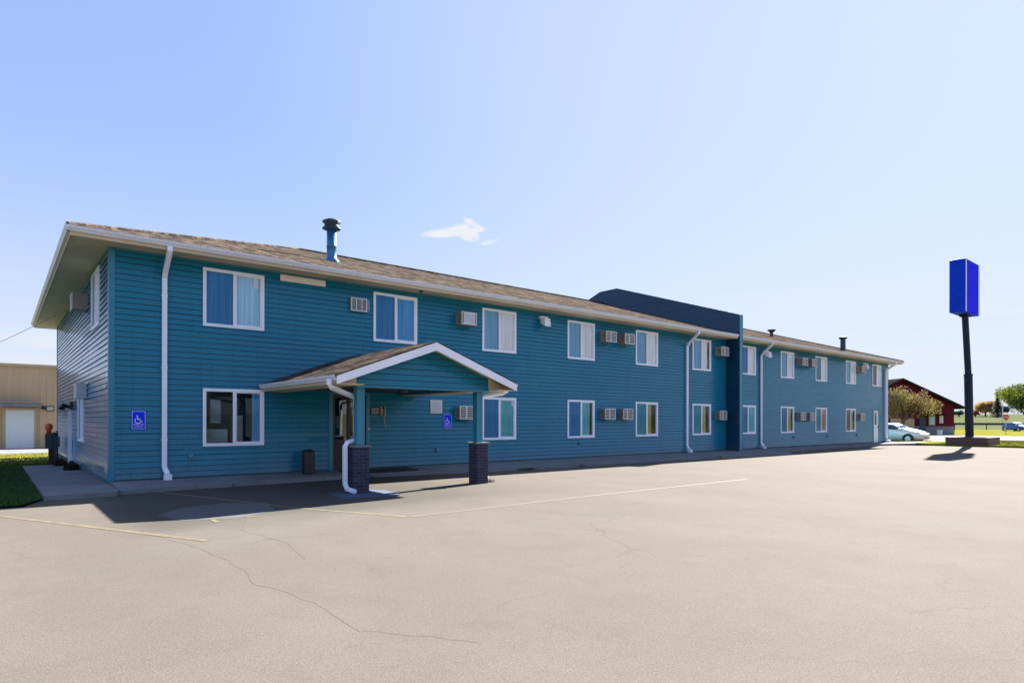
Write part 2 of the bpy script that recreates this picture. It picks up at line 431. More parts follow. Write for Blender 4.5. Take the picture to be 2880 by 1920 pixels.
# ------------------------------------------------------------------ mesh helpers
class MB:
    def __init__(s): s.v = []; s.f = []; s.m = []
    def quad(s, a, b, c, d, m=0):
        i = len(s.v); s.v += [tuple(a), tuple(b), tuple(c), tuple(d)]; s.f.append((i, i + 1, i + 2, i + 3)); s.m.append(m)
    def poly(s, pts, m=0):
        i = len(s.v); s.v += [tuple(p) for p in pts]; s.f.append(tuple(range(i, i + len(pts)))); s.m.append(m)
    def box(s, x0, x1, y0, y1, z0, z1, m=0):
        x0, x1 = sorted((x0, x1)); y0, y1 = sorted((y0, y1)); z0, z1 = sorted((z0, z1))
        i = len(s.v)
        s.v += [(x0, y0, z0), (x1, y0, z0), (x1, y1, z0), (x0, y1, z0), (x0, y0, z1), (x1, y0, z1), (x1, y1, z1), (x0, y1, z1)]
        for f in ((3, 2, 1, 0), (4, 5, 6, 7), (0, 1, 5, 4), (1, 2, 6, 5), (2, 3, 7, 6), (3, 0, 4, 7)):
            s.f.append(tuple(i + k for k in f)); s.m.append(m)
    def prism(s, poly, axis, a, b, m=0):
        """extrude a 2D polygon along axis (0,1,2) from a to b; poly coords are the two other axes in order"""
        def P(p, t):
            if axis == 0: return (t, p[0], p[1])
            if axis == 1: return (p[0], t, p[1])
            return (p[0], p[1], t)
        n = len(poly); i = len(s.v)
        s.v += [P(p, a) for p in poly] + [P(p, b) for p in poly]
        s.f.append(tuple(i + k for k in range(n))); s.m.append(m)
        s.f.append(tuple(i + n + k for k in reversed(range(n)))); s.m.append(m)
        for k in range(n):
            j = (k + 1) % n
            s.f.append((i + k, i + n + k, i + n + j, i + j)); s.m.append(m)
    def tube(s, pts, rad, n=10, m=0, cap=True, square=None):
        """swept tube; rad is number or list; square=(w,d) makes a rectangular section"""
        pts = [Vector(p) for p in pts]
        rings = []
        for k, p in enumerate(pts):
            d = (pts[min(k + 1, len(pts) - 1)] - pts[max(k - 1, 0)])
            d = d.normalized() if d.length > 1e-9 else Vector((0, 0, 1))
            up = Vector((0, 1, 0)) if abs(d.y) < .85 else Vector((1, 0, 0))
            if square: up = Vector((1, 0, 0)) if abs(d.x) < .95 else Vector((0, 1, 0))
            a = up - d * up.dot(d); a.normalize(); b = d.cross(a)
            r = rad[k] if isinstance(rad, (list, tuple)) else rad
            i = len(s.v)
            if square:
                w_, d_ = square
                q = [(w_ / 2, d_ / 2), (-w_ / 2, d_ / 2), (-w_ / 2, -d_ / 2), (w_ / 2, -d_ / 2)]
                s.v += [tuple(p + a * x + b * y) for x, y in q]; nn = 4
            else:
                s.v += [tuple(p + (a * cos(2 * pi * t / n) + b * sin(2 * pi * t / n)) * r) for t in range(n)]; nn = n
            rings.append(i)
        for i, j in zip(rings, rings[1:]):
            for t in range(nn):
                u = (t + 1) % nn
                s.f.append((i + t, i + u, j + u, j + t)); s.m.append(m)
        if cap:
            s.f.append(tuple(rings[0] + t for t in reversed(range(nn)))); s.m.append(m)
            s.f.append(tuple(rings[-1] + t for t in range(nn))); s.m.append(m)
    def lathe(s, c, prof, n=20, m=0):
        i0 = len(s.v)
        for r, z in prof:
            s.v += [(c[0] + r * cos(2 * pi * t / n), c[1] + r * sin(2 * pi * t / n), c[2] + z) for t in range(n)]
        for k in range(len(prof) - 1):
            for t in range(n):
                u = (t + 1) % n
                s.f.append((i0 + k * n + t, i0 + k * n + u, i0 + (k + 1) * n + u, i0 + (k + 1) * n + t)); s.m.append(m)
        s.f.append(tuple(i0 + t for t in reversed(range(n)))); s.m.append(m)
        s.f.append(tuple(i0 + (len(prof) - 1) * n + t for t in range(n))); s.m.append(m)
    def xf(s, M4):
        s.v = [tuple(M4 @ Vector(p)) for p in s.v]; return s
    def build(s, name, mats, parent=None, smooth=False, bevel=0, fix=True, **tags):
        if not isinstance(mats, (list, tuple)): mats = [mats]
        me = bpy.data.meshes.new(name)
        me.from_pydata(s.v, [], s.f)
        for k in mats: me.materials.append(M[k])
        me.polygons.foreach_set('material_index', s.m)
        if smooth: me.polygons.foreach_set('use_smooth', [True] * len(s.f))
        if fix:
            bm = bmesh.new(); bm.from_mesh(me)
            bmesh.ops.recalc_face_normals(bm, faces=bm.faces)
            if bevel:
                bmesh.ops.bevel(bm, geom=[e for e in bm.edges if e.calc_face_angle(0) > .6], offset=bevel, segments=2, affect='EDGES', profile=.6)
            bm.to_mesh(me); bm.free()
        me.update()
        o = bpy.data.objects.new(name, me); COL.objects.link(o)
        if parent is not None: o.parent = parent; 
        tag(o, **tags)
        return o

def tag(o, label=None, cat=None, group=None, kind=None):
    if label: o['label'] = label
    if cat: o['category'] = cat
    if group: o['group'] = group
    if kind: o['kind'] = kind
    return o
def empty(name, loc, label, cat, group=None, rz=0):
    o = bpy.data.objects.new(name, None); COL.objects.link(o)
    o.location = loc; o.rotation_euler = (0, 0, rz); o.empty_display_size = .2
    tag(o, label, cat, group); return o
def off(mb, loc):
    """geometry given in world coordinates, stored relative to a parent located at loc (no rotation)"""
    mb.v = [(a - loc[0], b - loc[1], c - loc[2]) for a, b, c in mb.v]; return mb
def copy_tree(o, parent=None):
    c = o.copy(); COL.objects.link(c)
    if parent is not None: c.parent = parent
    for ch in [x for x in bpy.data.objects if x.parent == o]:
        copy_tree(ch, c)
    return c

GZ = -.18       # parking lot level
RND = random.Random(7)

# ------------------------------------------------------------------ ground
def gz(x, y):
    """natural ground: level round the building, slowly rising far away"""
    r = sqrt((x - 20) ** 2 + (y + 5) ** 2)
    t = max(0.0, min(1.0, (r - 150) / 300.0)); t = t * t * (3 - 2 * t)
    return -.27 + 6.0 * t
mb = MB()
rr = [0, 20, 50, 100, 150, 180, 210, 240, 270, 300, 340, 380, 420, 460, 520, 800, 2400]; NS = 72
for a, b in zip(rr, rr[1:]):
    for k in range(NS):
        t0, t1 = 2 * pi * k / NS, 2 * pi * (k + 1) / NS
        P = [(20 + r * cos(t), -5 + r * sin(t)) for r, t in ((a, t0), (b, t0), (b, t1), (a, t1))]
        P = [(x, y, gz(x, y)) for x, y in P]
        if a == 0: mb.poly([P[0], P[1], P[2]])
        else: mb.quad(*P)
mb.build('terrain', 'field_green', smooth=True, kind='structure')

def sheet(name, pts, z, mat, thick=0.0, **t):
    b = MB()
    if callable(z): P = [(x, y, z(x, y)) for x, y in pts]
    else: P = [(x, y, z) for x, y in pts]
    b.poly(P)
    if thick:
        Q = [(x, y, q - thick) for x, y, q in P]
        n = len(P)
        for i in range(n):
            j = (i + 1) % n; b.quad(P[i], P[j], Q[j], Q[i])
    o = b.build(name, mat, **t)
    return o

lot = [(-60, -70), (44.4, -70), (44.4, -7.6), (44.4, -3.2), (42.9, -1.5), (42.9, -.5), (-1.0, -.5), (-1.6, -2.55), (-60, -4.6)]
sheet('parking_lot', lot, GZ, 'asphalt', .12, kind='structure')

# explicit longer cracks in the lot
def ribbon(b, pts, wd, z, jit, seed, m=0):
    r = random.Random(seed)
    P = []
    for a, c in zip(pts, pts[1:]):
        a = Vector((*a, 0)); c = Vector((*c, 0)); n = max(2, int((c - a).length / .12))
        for k in range(n): P.append(a.lerp(c, k / n))
    P.append(Vector((*pts[-1], 0)))
    prev = None
    off_ = 0
    for k, q in enumerate(P):
        d = (P[min(k + 1, len(P) - 1)] - P[max(0, k - 1)]).normalized(); nn = Vector((-d.y, d.x, 0))
        off_ = off_ * .8 + r.uniform(-jit, jit)
        ww = wd * r.uniform(.5, 1.3) * (.35 if k in (0, len(P) - 1) else 1)
        L, R_ = q + nn * (off_ + ww / 2), q + nn * (off_ - ww / 2)
        L.z = R_.z = z
        if prev: b.quad(prev[0], L, R_, prev[1], m)
        prev = (L, R_)
b = MB()
ribbon(b, [(1.35, -5.6), (.75, -7.4), (.85, -8.9), (.7, -9.9)], 0.0069, GZ + .0012, .025, 1)
ribbon(b, [(-.75, -5.8), (-.2, -7.6), (.0, -9.4), (-.1, -10.6), (.12, -11.5), (.2, -12.4), (.7, -13.2)], 0.0069, GZ + .0012, .03, 2)
ribbon(b, [(8.5, -5.2), (9.4, -4.0), (9.2, -2.9), (9.8, -1.9)], 0.0095, GZ + .0012, .05, 3)
ribbon(b, [(9, -4.2), (12, -5.0), (15, -4.6), (19, -5.3), (24, -5.0)], 0.0095, GZ + .0012, .05, 4)
ribbon(b, [(14, -8.5), (18, -8.0), (22, -9.4), (27, -9.0)], 0.0111, GZ + .0012, .06, 5)
ribbon(b, [(4.6, -7.6), (5.6, -9.6), (7.4, -11.0), (8.4, -13.4)], 0.0057, GZ + .0012, .04, 6)
ribbon(b, [(-.3, -3.4), (.3, -3.9), (.5, -5.0), (1.4, -5.4)], 0.0079, GZ + .0012, .05, 7)
b.build('pavement_crack', 'crack_filler', kind='structure')

# painted markings (worn)
def line(pts, wd, mat, z=GZ + .0035, name='parking_line'):
    b = MB()
    for a, c in zip(pts, pts[1:]):
        a = Vector((*a, z)); c = Vector((*c, z)); d = (c - a).normalized(); n = Vector((-d.y, d.x, 0)) * wd / 2
        b.quad(a + n, c + n, c - n, a - n)
    return b.build(name, mat, kind='structure')
line([(-2.35, -2.75), (.14, -8.0)], .10, 'paint_yellow')
line([(.72, -1.35), (1.5, -3.75), (2.25, -5.95), (3.15, -7.85)], .09, 'paint_yellow')
line([(3.2, -7.9), (7.5, -7.75)], .10, 'paint_yellow_faint')
line([(7.5, -7.75), (13.5, -7.8)], .10, 'paint_yellow_faint')
b = MB(); 
b.poly([(.05, -5.2, GZ + .0022), (.5, -4.5, GZ + .0022), (1.3, -4.2, GZ + .0022), (1.95, -4.7, GZ + .0022), (1.75, -5.8, GZ + .0022), (.95, -6.3, GZ + .0022), (.25, -6.0, GZ + .0022)])
b.build('painted_parking_square', 'paint_blue', kind='structure')
b = MB()
b.box(.62, 1.0, -6.1, -6.03, GZ + .003, GZ + .0045); b.box(1.12, 1.32, -6.3, -6.2, GZ + .003, GZ + .0045); b.box(.6, .68, -6.5, -6.2, GZ + .003, GZ + .0045)
b.build('painted_symbol_remnant', 'paint_yellow', kind='structure')
b = MB()
b.poly([(3.35, -5.0, GZ + .0022), (4.55, -5.25, GZ + .0022), (4.75, -4.2, GZ + .0022), (4.45, -3.7, GZ + .0022), (3.5, -3.8, GZ + .0022)])
b.build('painted_column_base', 'paint_blue_strong', kind='structure')

# sidewalks
def walk(name, pts, zf, mat='concrete'):
    return sheet(name, pts, zf, mat, .2, kind='structure')
walk('sidewalk', [(0, 0.05), (0, -1.5), (.98, -1.33), (3.5, -1.2), (5.2, -1.12), (5.9, -1.05), (8.9, -1.45), (11, -1.75), (14.6, -1.8), (20.6, -1.95), (21.6, -1.95), (21.6, .05)],
     lambda x, y: -.02 + .05 * min(0, y))
walk('sidewalk_slab', [(-1.27, -1.75), (-.08, -1.75), (-.004, -1.5), (-.004, 0), (-.004, 10.2), (-1.3, 10.2)], lambda x, y: -.08 - .01 * max(0, y))
walk('sidewalk_pad', [(21.604, .05), (21.604, -2.0), (23.5, -2.25), (26.6, -2.55), (27.1, -1.9), (27.1, .05)], lambda x, y: -.03 + .03 * min(0, y))
walk('sidewalk_east', [(27.104, .05), (27.104, -1.25), (34.6, -.95), (40.5, -.8), (42.9, -1.2), (45.3, -1.6), (48.4, -1.7), (48.4, -.9), (45.6, -.5), (45.6, .05)],
     lambda x, y: -.03 + .03 * min(0, y))

# left lawn
def lawn_z(x, y): return -.12 - .01 * max(0, min(y, 20)) if y > -2.3 else -.15
b = MB()
ys = [-4.45, -2.5, -1.5, 0, 5, 10.2, 15, 18]
b.poly([(-1.30, 10.2, lawn_z(0, 10.2)), (-1.30, -1.78, -.13), (-1.62, -2.5, -.15), (-40, -3.9, -.15), (-40, 10.2, lawn_z(0, 10.2))])
b.poly([(1.5, 10.21, lawn_z(0, 10.2) - .004), (-40, 10.21, lawn_z(0, 10.2) - .004), (-40, 16.5, lawn_z(0, 16.5)), (1.5, 16.5, lawn_z(0, 16.5))])
b.build('lawn', 'grass_green', kind='structure')
sheet('lawn_sunny', [(-40, 16.5), (3, 16.5), (3, 20.5), (-40, 20.5)], -.20, 'grass_yellow', kind='structure')  # sunlit part of the lawn, its light put into a yellower colour
sheet('service_drive', [(-40, 20.5), (24, 20.5), (24, 29), (-40, 29)], -.21, 'concrete', kind='structure')
def blades(name, n, region, zf, h, mat, seed, wd=.012):
    r = random.Random(seed); b = MB()
    for _ in range(n):
        x, y = region(r); z = zf(x, y); a = r.uniform(0, 2 * pi); hh = h * r.uniform(.5, 1.3)
        dx, dy = cos(a) * wd, sin(a) * wd; lx, ly = r.uniform(-.6, .6) * hh, r.uniform(-.6, .6) * hh
        b.poly([(x - dx, y - dy, z - .01), (x + dx, y + dy, z - .01), (x + lx, y + ly, z + hh)])
    return b.build(name, mat, kind='stuff', fix=False)
def reg_left(r):
    while True:
        x = -1.32 - abs(r.gauss(0, 1.0)) * 1.5; y = -2.6 + 13.5 * r.random() ** 1.6
        if x < -1.32 - max(0, -1.78 - y) * .45 and y > -2.5 + (x + 1.6) * .035 * -1: return x, y
blades('grass_tufts', 26000, reg_left, lawn_z, .05, 'blade_green', 3)
blades('sunny_grass_tufts', 7000, lambda r: (r.uniform(-5, 1.2), 12 + 8.5 * r.random()), lambda x, y: -.22, .07, 'blade_yellow', 4)  # yellow blades carry the lawn's sunlit tone in their colour

def reg_curb(r):
    x = r.choice((5.7, 10.8, 11.1, 13.4, 18.2, 2.2, 7.6, 7.62)) + r.gauss(0, .10)
    y = -4.1 + r.gauss(0, .06) if 7.3 < x < 7.9 else (-1.2 if x < 6 else -1.8) + r.gauss(0, .03)
    return x, y
blades('curb_weeds', 420, reg_curb, lambda x, y: GZ, .09, 'blade_green', 9, .01)

# east side: grass strip, driveway, street, far grass
strip = [(44.4, -7.6), (44.4, -2.6), (45.6, -1.62), (48.42, -1.72), (48.42, -.4), (49.4, 3.5), (50.0, 3.5), (50.2, -1.9), (52.5, -2.6), (57.6, -2.6), (57.6, -70), (44.4, -70)]
sheet('verge_grass', strip, -.06, 'grass_yellow', .15, kind='structure')
blades('verge_grass_tufts', 9000, lambda r: (r.uniform(44.5, 57), r.uniform(-9, -2.7)), lambda x, y: -.06, .035, 'blade_yellow', 5, .02)
sheet('driveway', [(45.6, 28), (45.6, -.6), (50.2, -.6), (50.2, -2.4), (57.62, -2.4), (57.62, 28)], -.235, 'street_pavement', kind='structure')
sheet('street', [(57.62, -90), (84, -90), (84, 120), (57.62, 120)], -.23, 'street_pavement', kind='structure')
sheet('far_verge', [(84, -90), (150, -90), (150, 120), (84, 120)], -.22, 'grass_yellow', kind='structure')

# ------------------------------------------------------------------ motel
H = 5.3; BX = 45.25; BY = 16.0; CO = .1309
motel = empty('motel_building', (0, 0, 0), 'long two storey motel with dark teal lap siding, brown hip roof and gabled entrance porch', 'motel')

def siding(b, org, u, n, L, z0, z1, openings=(), span=None, lip=.022):
    GA = .012
    """courses of lap siding. org: Vector, u: unit direction along wall, n: outward normal."""
    org = Vector(org); u = Vector(u); n = Vector(n); up = Vector((0, 0, 1))
    def P(s, z, o): return org + u * s + up * z + n * o
    z = z0
    rs = random.Random(int(L * 100) + int(z0 * 10)); LIP0, GA0 = lip, GA
    while z < z1 - 1e-4:
      brk = [0.0]; p_ = rs.uniform(.4, 3.6)
      while p_ < L and not span: brk.append(p_); p_ += 3.66
      brk.append(L); ztn = min(z + CO, z1)
      for s0_, s1_ in zip(brk, brk[1:]):          # separate boards with butt joints
        zt = ztn; lip = LIP0 * rs.uniform(.75, 1.3); GA = GA0 * rs.uniform(.7, 1.35)
        cuts = sorted({z, z + GA, zt} | {q for o in openings for q in (o[2], o[3]) if z < q < zt})
        for a, c in zip(cuts, cuts[1:]):
            mid = (a + c) / 2
            gap = mid < z + GA                      # recessed lap under each board, its shade line put into a dark colour
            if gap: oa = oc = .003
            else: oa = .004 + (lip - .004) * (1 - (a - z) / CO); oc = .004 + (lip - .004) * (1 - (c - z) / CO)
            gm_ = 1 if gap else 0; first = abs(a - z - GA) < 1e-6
            sa, sb = (0, L)
            iv = [(s0_ + (.002 if s0_ > 0 else 0), s1_ - (.002 if s1_ < L else 0))]
            for o in openings:
                if o[2] < mid < o[3]:
                    new = []
                    for p, q in iv:
                        if o[1] <= p or o[0] >= q: new.append((p, q)); continue
                        if o[0] > p: new.append((p, o[0]))
                        if o[1] < q: new.append((o[1], q))
                    iv = new
            for p, q in iv:
                if span:
                    pa, qa = span(a); pc, qc = span(c)
                    if qa <= pa or qc < pc: continue
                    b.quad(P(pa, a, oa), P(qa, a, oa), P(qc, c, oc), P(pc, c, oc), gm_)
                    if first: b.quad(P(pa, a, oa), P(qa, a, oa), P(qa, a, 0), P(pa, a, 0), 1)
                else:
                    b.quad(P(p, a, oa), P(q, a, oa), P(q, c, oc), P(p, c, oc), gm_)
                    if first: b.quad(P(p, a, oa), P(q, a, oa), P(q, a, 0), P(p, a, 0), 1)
      z = ztn

# windows: (x0, x1, storey, style)
WX = [1.94, None, 10.50, 14.47, 18.41, 22.40, 26.42, 30.44, 34.46, 38.50, 42.55]
WW = 1.47
wins = []
# (x, upper?, left curtain, right curtain, gap)
for i, x in enumerate(WX):
    if x is not None: wins.append((x, 1, i))
    if x is not None and i not in (10,): wins.append((x, 0, i))
wins.append((6.53, 1, 1))
ZL = (.73, 2.165); ZU = (3.70, 5.14)
FO = [(x, x + WW, *(ZU if up else ZL)) for x, up, i in wins]
DOOR = (5.18, 6.42, -.1, 2.19)
DOOR2 = (42.72, 43.66, -.1, 2.16)
b = MB()
siding(b, (0, 0, 0), (1, 0, 0), (0, -1, 0), BX, 0, H, FO + [DOOR, DOOR2])
b.build('wall', ['siding', 'lap_shade'], motel, fix=False)
# east and rear walls
b = MB()
siding(b, (BX, 0, 0), (0, 1, 0), (1, 0, 0), BY, 0, H)
siding(b, (BX, BY, 0), (-1, 0, 0), (0, 1, 0), BX, 0, H)
b.build('rear_wall', ['siding', 'lap_shade'], motel, fix=False)
# west wall
LW = [(1.68, 3.30, 3.74, 5.20), (5.25, 6.95, .73, 2.04 + .12)]
b = MB()
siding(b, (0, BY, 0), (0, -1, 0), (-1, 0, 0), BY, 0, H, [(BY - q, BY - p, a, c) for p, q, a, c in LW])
b.build('side_wall', ['siding_side', 'lap_shade'], motel, fix=False)
# foundation
b = MB(); b.box(.012, BX - .012, .012, BY - .012, -.45, -.001)
b.build('foundation', 'foundation', motel)
# inner shell seen through windows
b = MB()
b.quad((.4, .9, 0), (BX - .4, .9, 0), (BX - .4, .9, H), (.4, .9, H))
b.quad((.9, .4, 0), (.9, BY - .4, 0), (.9, BY - .4, H), (.9, .4, H))
b.quad((.02, .02, 2.75), (BX - .02, .02, 2.75), (BX - .02, BY, 2.75), (.02, BY, 2.75))
for x in [3.95, 5.05, 6.48, 9.7, 12.4, 16.9, 20.9, 24.9, 28.9, 32.9, 36.9, 41.2]:
    b.quad((x, .05, 0), (x, .9, 0), (x, .9, H), (x, .05, H))
b.build('interior_wall', 'interior', motel, fix=False)
# corner trims
b = MB()
for (x, y, sx, sy) in ((0, 0, 1, 1), (BX, 0, -1, 1), (0, BY, 1, -1), (BX, BY, -1, -1)):
    b.box(x - sx * .024, x + sx * .095, y - sy * .026, y - sy * .002, -.01, H - .002)
    b.box(x - sx * .026, x - sx * .002, y - sy * .028, y + sy * .095, -.012, H - .001)
    b.build('corner_trim', 'trim_teal', motel); b = MB()
b = MB(); b.box(.1, BX - .1, -.024, -.003, 5.245, H - .002)
b.box(-.024, -.003, .1, BY - .1, 5.247, H - .002)
b.build('frieze_trim', 'trim_teal', motel)

def pleats(b, x0, x1, y, z0, z1, amp, per, m, seed, tilt=0.0):
    r = random.Random(seed); n = max(4, int((x1 - x0) / .018)); ph = r.uniform(0, 6)
    P = []
    for k in range(n + 1):
        x = x0 + (x1 - x0) * k / n
        yy = y + amp * sin(2 * pi * x / per + ph) + amp * .5 * sin(2 * pi * x / per * 2.3 + ph * 2)
        P.append((x, yy))
    for (xa, ya), (xb, yb) in zip(P, P[1:]):
        b.quad((xa, ya, z0), (xb, yb, z0), (xb, yb, z1), (xa, ya, z1), m)

def window(x0, x1, z0, z1, styleL, styleR, gapR=None, gapL=None, ac_sticker=False, seed=1, ax=None):
    """slider window in a wall facing -y; ax: matrix for other walls"""
    f = MB(); F = .075; yo = -.040; yi = .05
    xm = (x0 + x1) / 2
    f.box(x0, x1, yo, yi, z1 - F, z1); f.box(x0, x1, yo, yi, z0, z0 + F)
    f.box(x0, x0 + F, yo + .001, yi, z0 + F, z1 - F); f.box(x1 - F, x1, yo + .001, yi, z0 + F, z1 - F)
    f.box(xm - .032, xm + .032, yo + .008, yi - .004, z0 + F, z1 - F)
    # sliding sash on the right
    for q in ((xm + .032, xm + .056), (x1 - F - .024, x1 - F)): f.box(q[0], q[1], yo + .016, yi - .006, z0 + F + .001, z1 - F - .001)
    f.box(xm + .056, x1 - F - .024, yo + .018, yi - .008, z0 + F + .001, z0 + F + .026)
    f.box(xm + .056, x1 - F - .024, yo + .018, yi - .008, z1 - F - .026, z1 - F - .001)
    g1 = MB(); g1.quad((x0 + F, -.004, z0 + F), (xm - .03, -.004, z0 + F), (xm - .03, -.004, z1 - F), (x0 + F, -.004, z1 - F))
    g2 = MB(); g2.quad((xm + .03, .012, z0 + F), (x1 - F, .012, z0 + F), (x1 - F, .012, z1 - F), (xm + .03, .012, z1 - F))
    c = MB(); names = []
    def mi(k):
        if k not in names: names.append(k)
        return names.index(k)
    if styleL:
        a, e = x0 + F + .002, xm - .01
        if gapL: a += (e - a) * gapL
        pleats(c, a, e, .035, z0 + .02, z1 - .02, .006, .085, mi(styleL), seed)
    if styleR:
        a, e = xm + .0, x1 - F - .002
        if gapR and gapR > 0: a += (e - a) * gapR
        if gapR and gapR < 0: e += (e - a) * gapR
        pleats(c, a, e, .035, z0 + .02, z1 - .02, .006, .085, mi(styleR), seed + 1)
    obs = [f, g1, g2, c]
    if ax is not None:
        for q in obs: q.xf(ax)
    fo = f.build('window', 'white_vinyl', motel)
    g1.build('pane', 'glass_screen', fo, fix=False); g2.build('pane', 'glass_clear', fo, fix=False)
    if c.f: c.build('curtain', names, fo, fix=False)
    return fo

STY = {  # (index, upper): left curtain, right curtain, gapR, gapL
 (0, 1): ('curtain_blue', 'curtain_pale', None, None), (1, 1): ('curtain_blue', 'curtain_blue', None, None),
 (2, 1): ('curtain_pale', 'curtain_white', None, None), (3, 1): ('curtain_pale', 'curtain_white', None, None),
 (4, 1): ('curtain_pale', 'curtain_white', None, None), (5, 1): ('curtain_pale', 'curtain_white', -.22, None),
 (6, 1): ('curtain_blue', 'curtain_white', None, .3), (7, 1): ('curtain_pale', 'curtain_white', None, None),
 (8, 1): ('curtain_teal', 'curtain_white', None, None), (9, 1): ('curtain_pale', 'curtain_white', None, None),
 (10, 1): ('curtain_rose', 'curtain_white', None, None),
 (0, 0): (None, 'curtain_blue', .68, None), (2, 0): ('curtain_blue', 'curtain_teal', None, .1),
 (3, 0): ('curtain_blue', 'curtain_teal', -.2, None), (4, 0): ('curtain_teal', 'curtain_gold', -.45, None),
 (5, 0): ('curtain_teal', 'curtain_gold', -.4, None), (6, 0): ('curtain_blue', 'curtain_teal', None, None),
 (7, 0): ('curtain_blue', 'curtain_gold', -.3, None), (8, 0): ('curtain_teal', 'curtain_rose', None, None),
 (9, 0): ('curtain_rose', 'curtain_gold', -.3, None)}
for k, (x, up, i) in enumerate(wins):
    s = STY[(i, up)]
    z0, z1 = ZU if up else ZL
    window(x, x + WW, z0, z1, s[0], s[1], s[2], s[3], seed=k * 3)
# furniture glimpsed in the front room
b = MB()
b.box(2.1, 2.6, .3, .7, .5, 1.15); b.box(2.2, 2.45, .35, .6, 1.3, 1.9); b.box(2.75, 3.0, .4, .6, .5, 1.5)
b.build('lobby_furniture', 'furniture', motel)
# small sticker / paper in two windows
b = MB()
b.quad((3.15, .02, 4.78), (3.27, .02, 4.78), (3.27, .02, 5.05), (3.15, .02, 5.05))
b.build('window_notice', 'sign_white', motel, fix=False); b = MB()
b.quad((11.80, .02, 1.86), (11.88, .02, 1.86), (11.88, .02, 2.06), (11.80, .02, 2.06))
b.build('window_notice', 'sign_white', motel, fix=False)
for (p, q, a, c), sty in zip(LW, (('curtain_pale', 'curtain_white'), ('curtain_pale', 'curtain_pale'))):
    # local x -> world -y, local -y (outward) -> world -x
    R = Matrix(((0, 1, 0, 0), (-1, 0, 0, q), (0, 0, 1, 0), (0, 0, 0, 1)))
    window(0, q - p, a, c, sty[0], sty[1], seed=91, ax=R)

# soffit, fascia, gutters
X0, X1, Y0, Y1 = -.78, BX + .78, -.62, BY + .62
b = MB()
b.box(X0 + .02, X1 - .02, Y0 + .02, -.001, H, H + .03); b.box(X0 + .02, -.001, .0, BY, H, H + .03)
b.box(BX + .001, X1 - .02, 0, BY, H, H + .03); b.box(X0 + .02, X1 - .02, BY + .001, Y1 - .02, H, H + .03)
b.build('soffit', 'soffit', motel)
b = MB()
z0, z1 = H - .02, H + .165
b.box(X0, X1, Y0, Y0 + .02, z0, z1); b.box(X0, X1, Y1 - .02, Y1, z0, z1)
b.box(X0, X0 + .02, Y0 + .02, Y1 - .02, z0, z1); b.box(X1 - .02, X1, Y0 + .02, Y1 - .02, z0, z1)
b.build('fascia', 'soffit', motel)
def gutter(b, a, c, n, zt=H + .17, d=.10, h=.115):
    """K-style gutter between points a and c (xy), outward normal n"""
    prof = [(0, zt - h), (d * .62, zt - h), (d * .72, zt - h * .75), (d * .98, zt - h * .38), (d, zt - .012), (d, zt), (d * .9, zt), (d * .88, zt - .02), (d * .6, zt - h + .02), (.006, zt - h + .02), (.004, zt)]
    A = [Vector((a[0] + n[0] * o, a[1] + n[1] * o, z)) for o, z in prof]
    B = [Vector((c[0] + n[0] * o, c[1] + n[1] * o, z)) for o, z in prof]
    m = len(prof)
    for k in range(m - 1): b.quad(A[k], A[k + 1], B[k + 1], B[k])
    b.poly(A); b.poly(B)
PX0, PX1 = 25.19, 25.47    # firewall
for nm, a, c in (('gutter', (X0 - .08, Y0), (PX0 - .04, Y0)), ('gutter', (PX1 + .01, Y0), (X1 + .08, Y0))):
    b = MB(); gutter(b, a, c, (0, -1)); b.build(nm, 'gutter', motel)
b = MB(); gutter(b, (X0, Y0 - .1), (X0, Y1), (-1, 0)); b.build('gutter', 'gutter', motel)
b = MB(); gutter(b, (X1, Y0 - .1), (X1, Y1), (1, 0)); b.build('gutter', 'gutter', motel)

# hip roof in two halves, one each side of the firewall
ZE = H + .185; ZR = 8.2; RY = 8.0; RX0, RX1 = 7.35, 37.6
e = .05
def roof(xa, xb, hipL, hipR):
    b = MB()
    A = (xa, Y0 - e, ZE); B = (xb, Y0 - e, ZE); C_ = (xb, Y1 + e, ZE); D_ = (xa, Y1 + e, ZE)
    rl = (RX0 if hipL else xa, RY, ZR); rg = (RX1 if hipR else xb, RY, ZR)
    b.quad(A, B, rg, rl); b.quad(C_, D_, rl, rg)
    if hipL: b.poly([D_, A, rl])
    if hipR: b.poly([B, C_, rg])
    t = .028
    lo = [(p[0], p[1], p[2] - t) for p in (A, B, C_, D_)]
    for i in range(4):
        P = [A, B, C_, D_]; j = (i + 1) % 4; b.quad(P[i], P[j], lo[j], lo[i])
    b.quad(*lo)
    r = b.build('roof', 'shingles', motel, fix=False)
    # hip and ridge caps
    c = MB()
    if hipL:
        for q in (A, D_): c.tube([Vector(q) + Vector((0, 0, .01)), Vector(rl) + Vector((0, 0, .01))], .045, 6)
    if hipR:
        for q in (B, C_): c.tube([Vector(q) + Vector((0, 0, .01)), Vector(rg) + Vector((0, 0, .01))], .045, 6)
    c.tube([Vector(rl) + Vector((0, 0, .01)), Vector(rg) + Vector((0, 0, .01))], .06, 6)
    c.build('ridge_cap', 'shingles', r)
    return r
roofW = roof(X0 - e, PX0 - .002, True, False)
roofE = roof(PX1 + .002, X1 + e, False, True)
def roofz(y): return ZE + (ZR - ZE) * (y - Y0 + e) / (RY - Y0 + e)

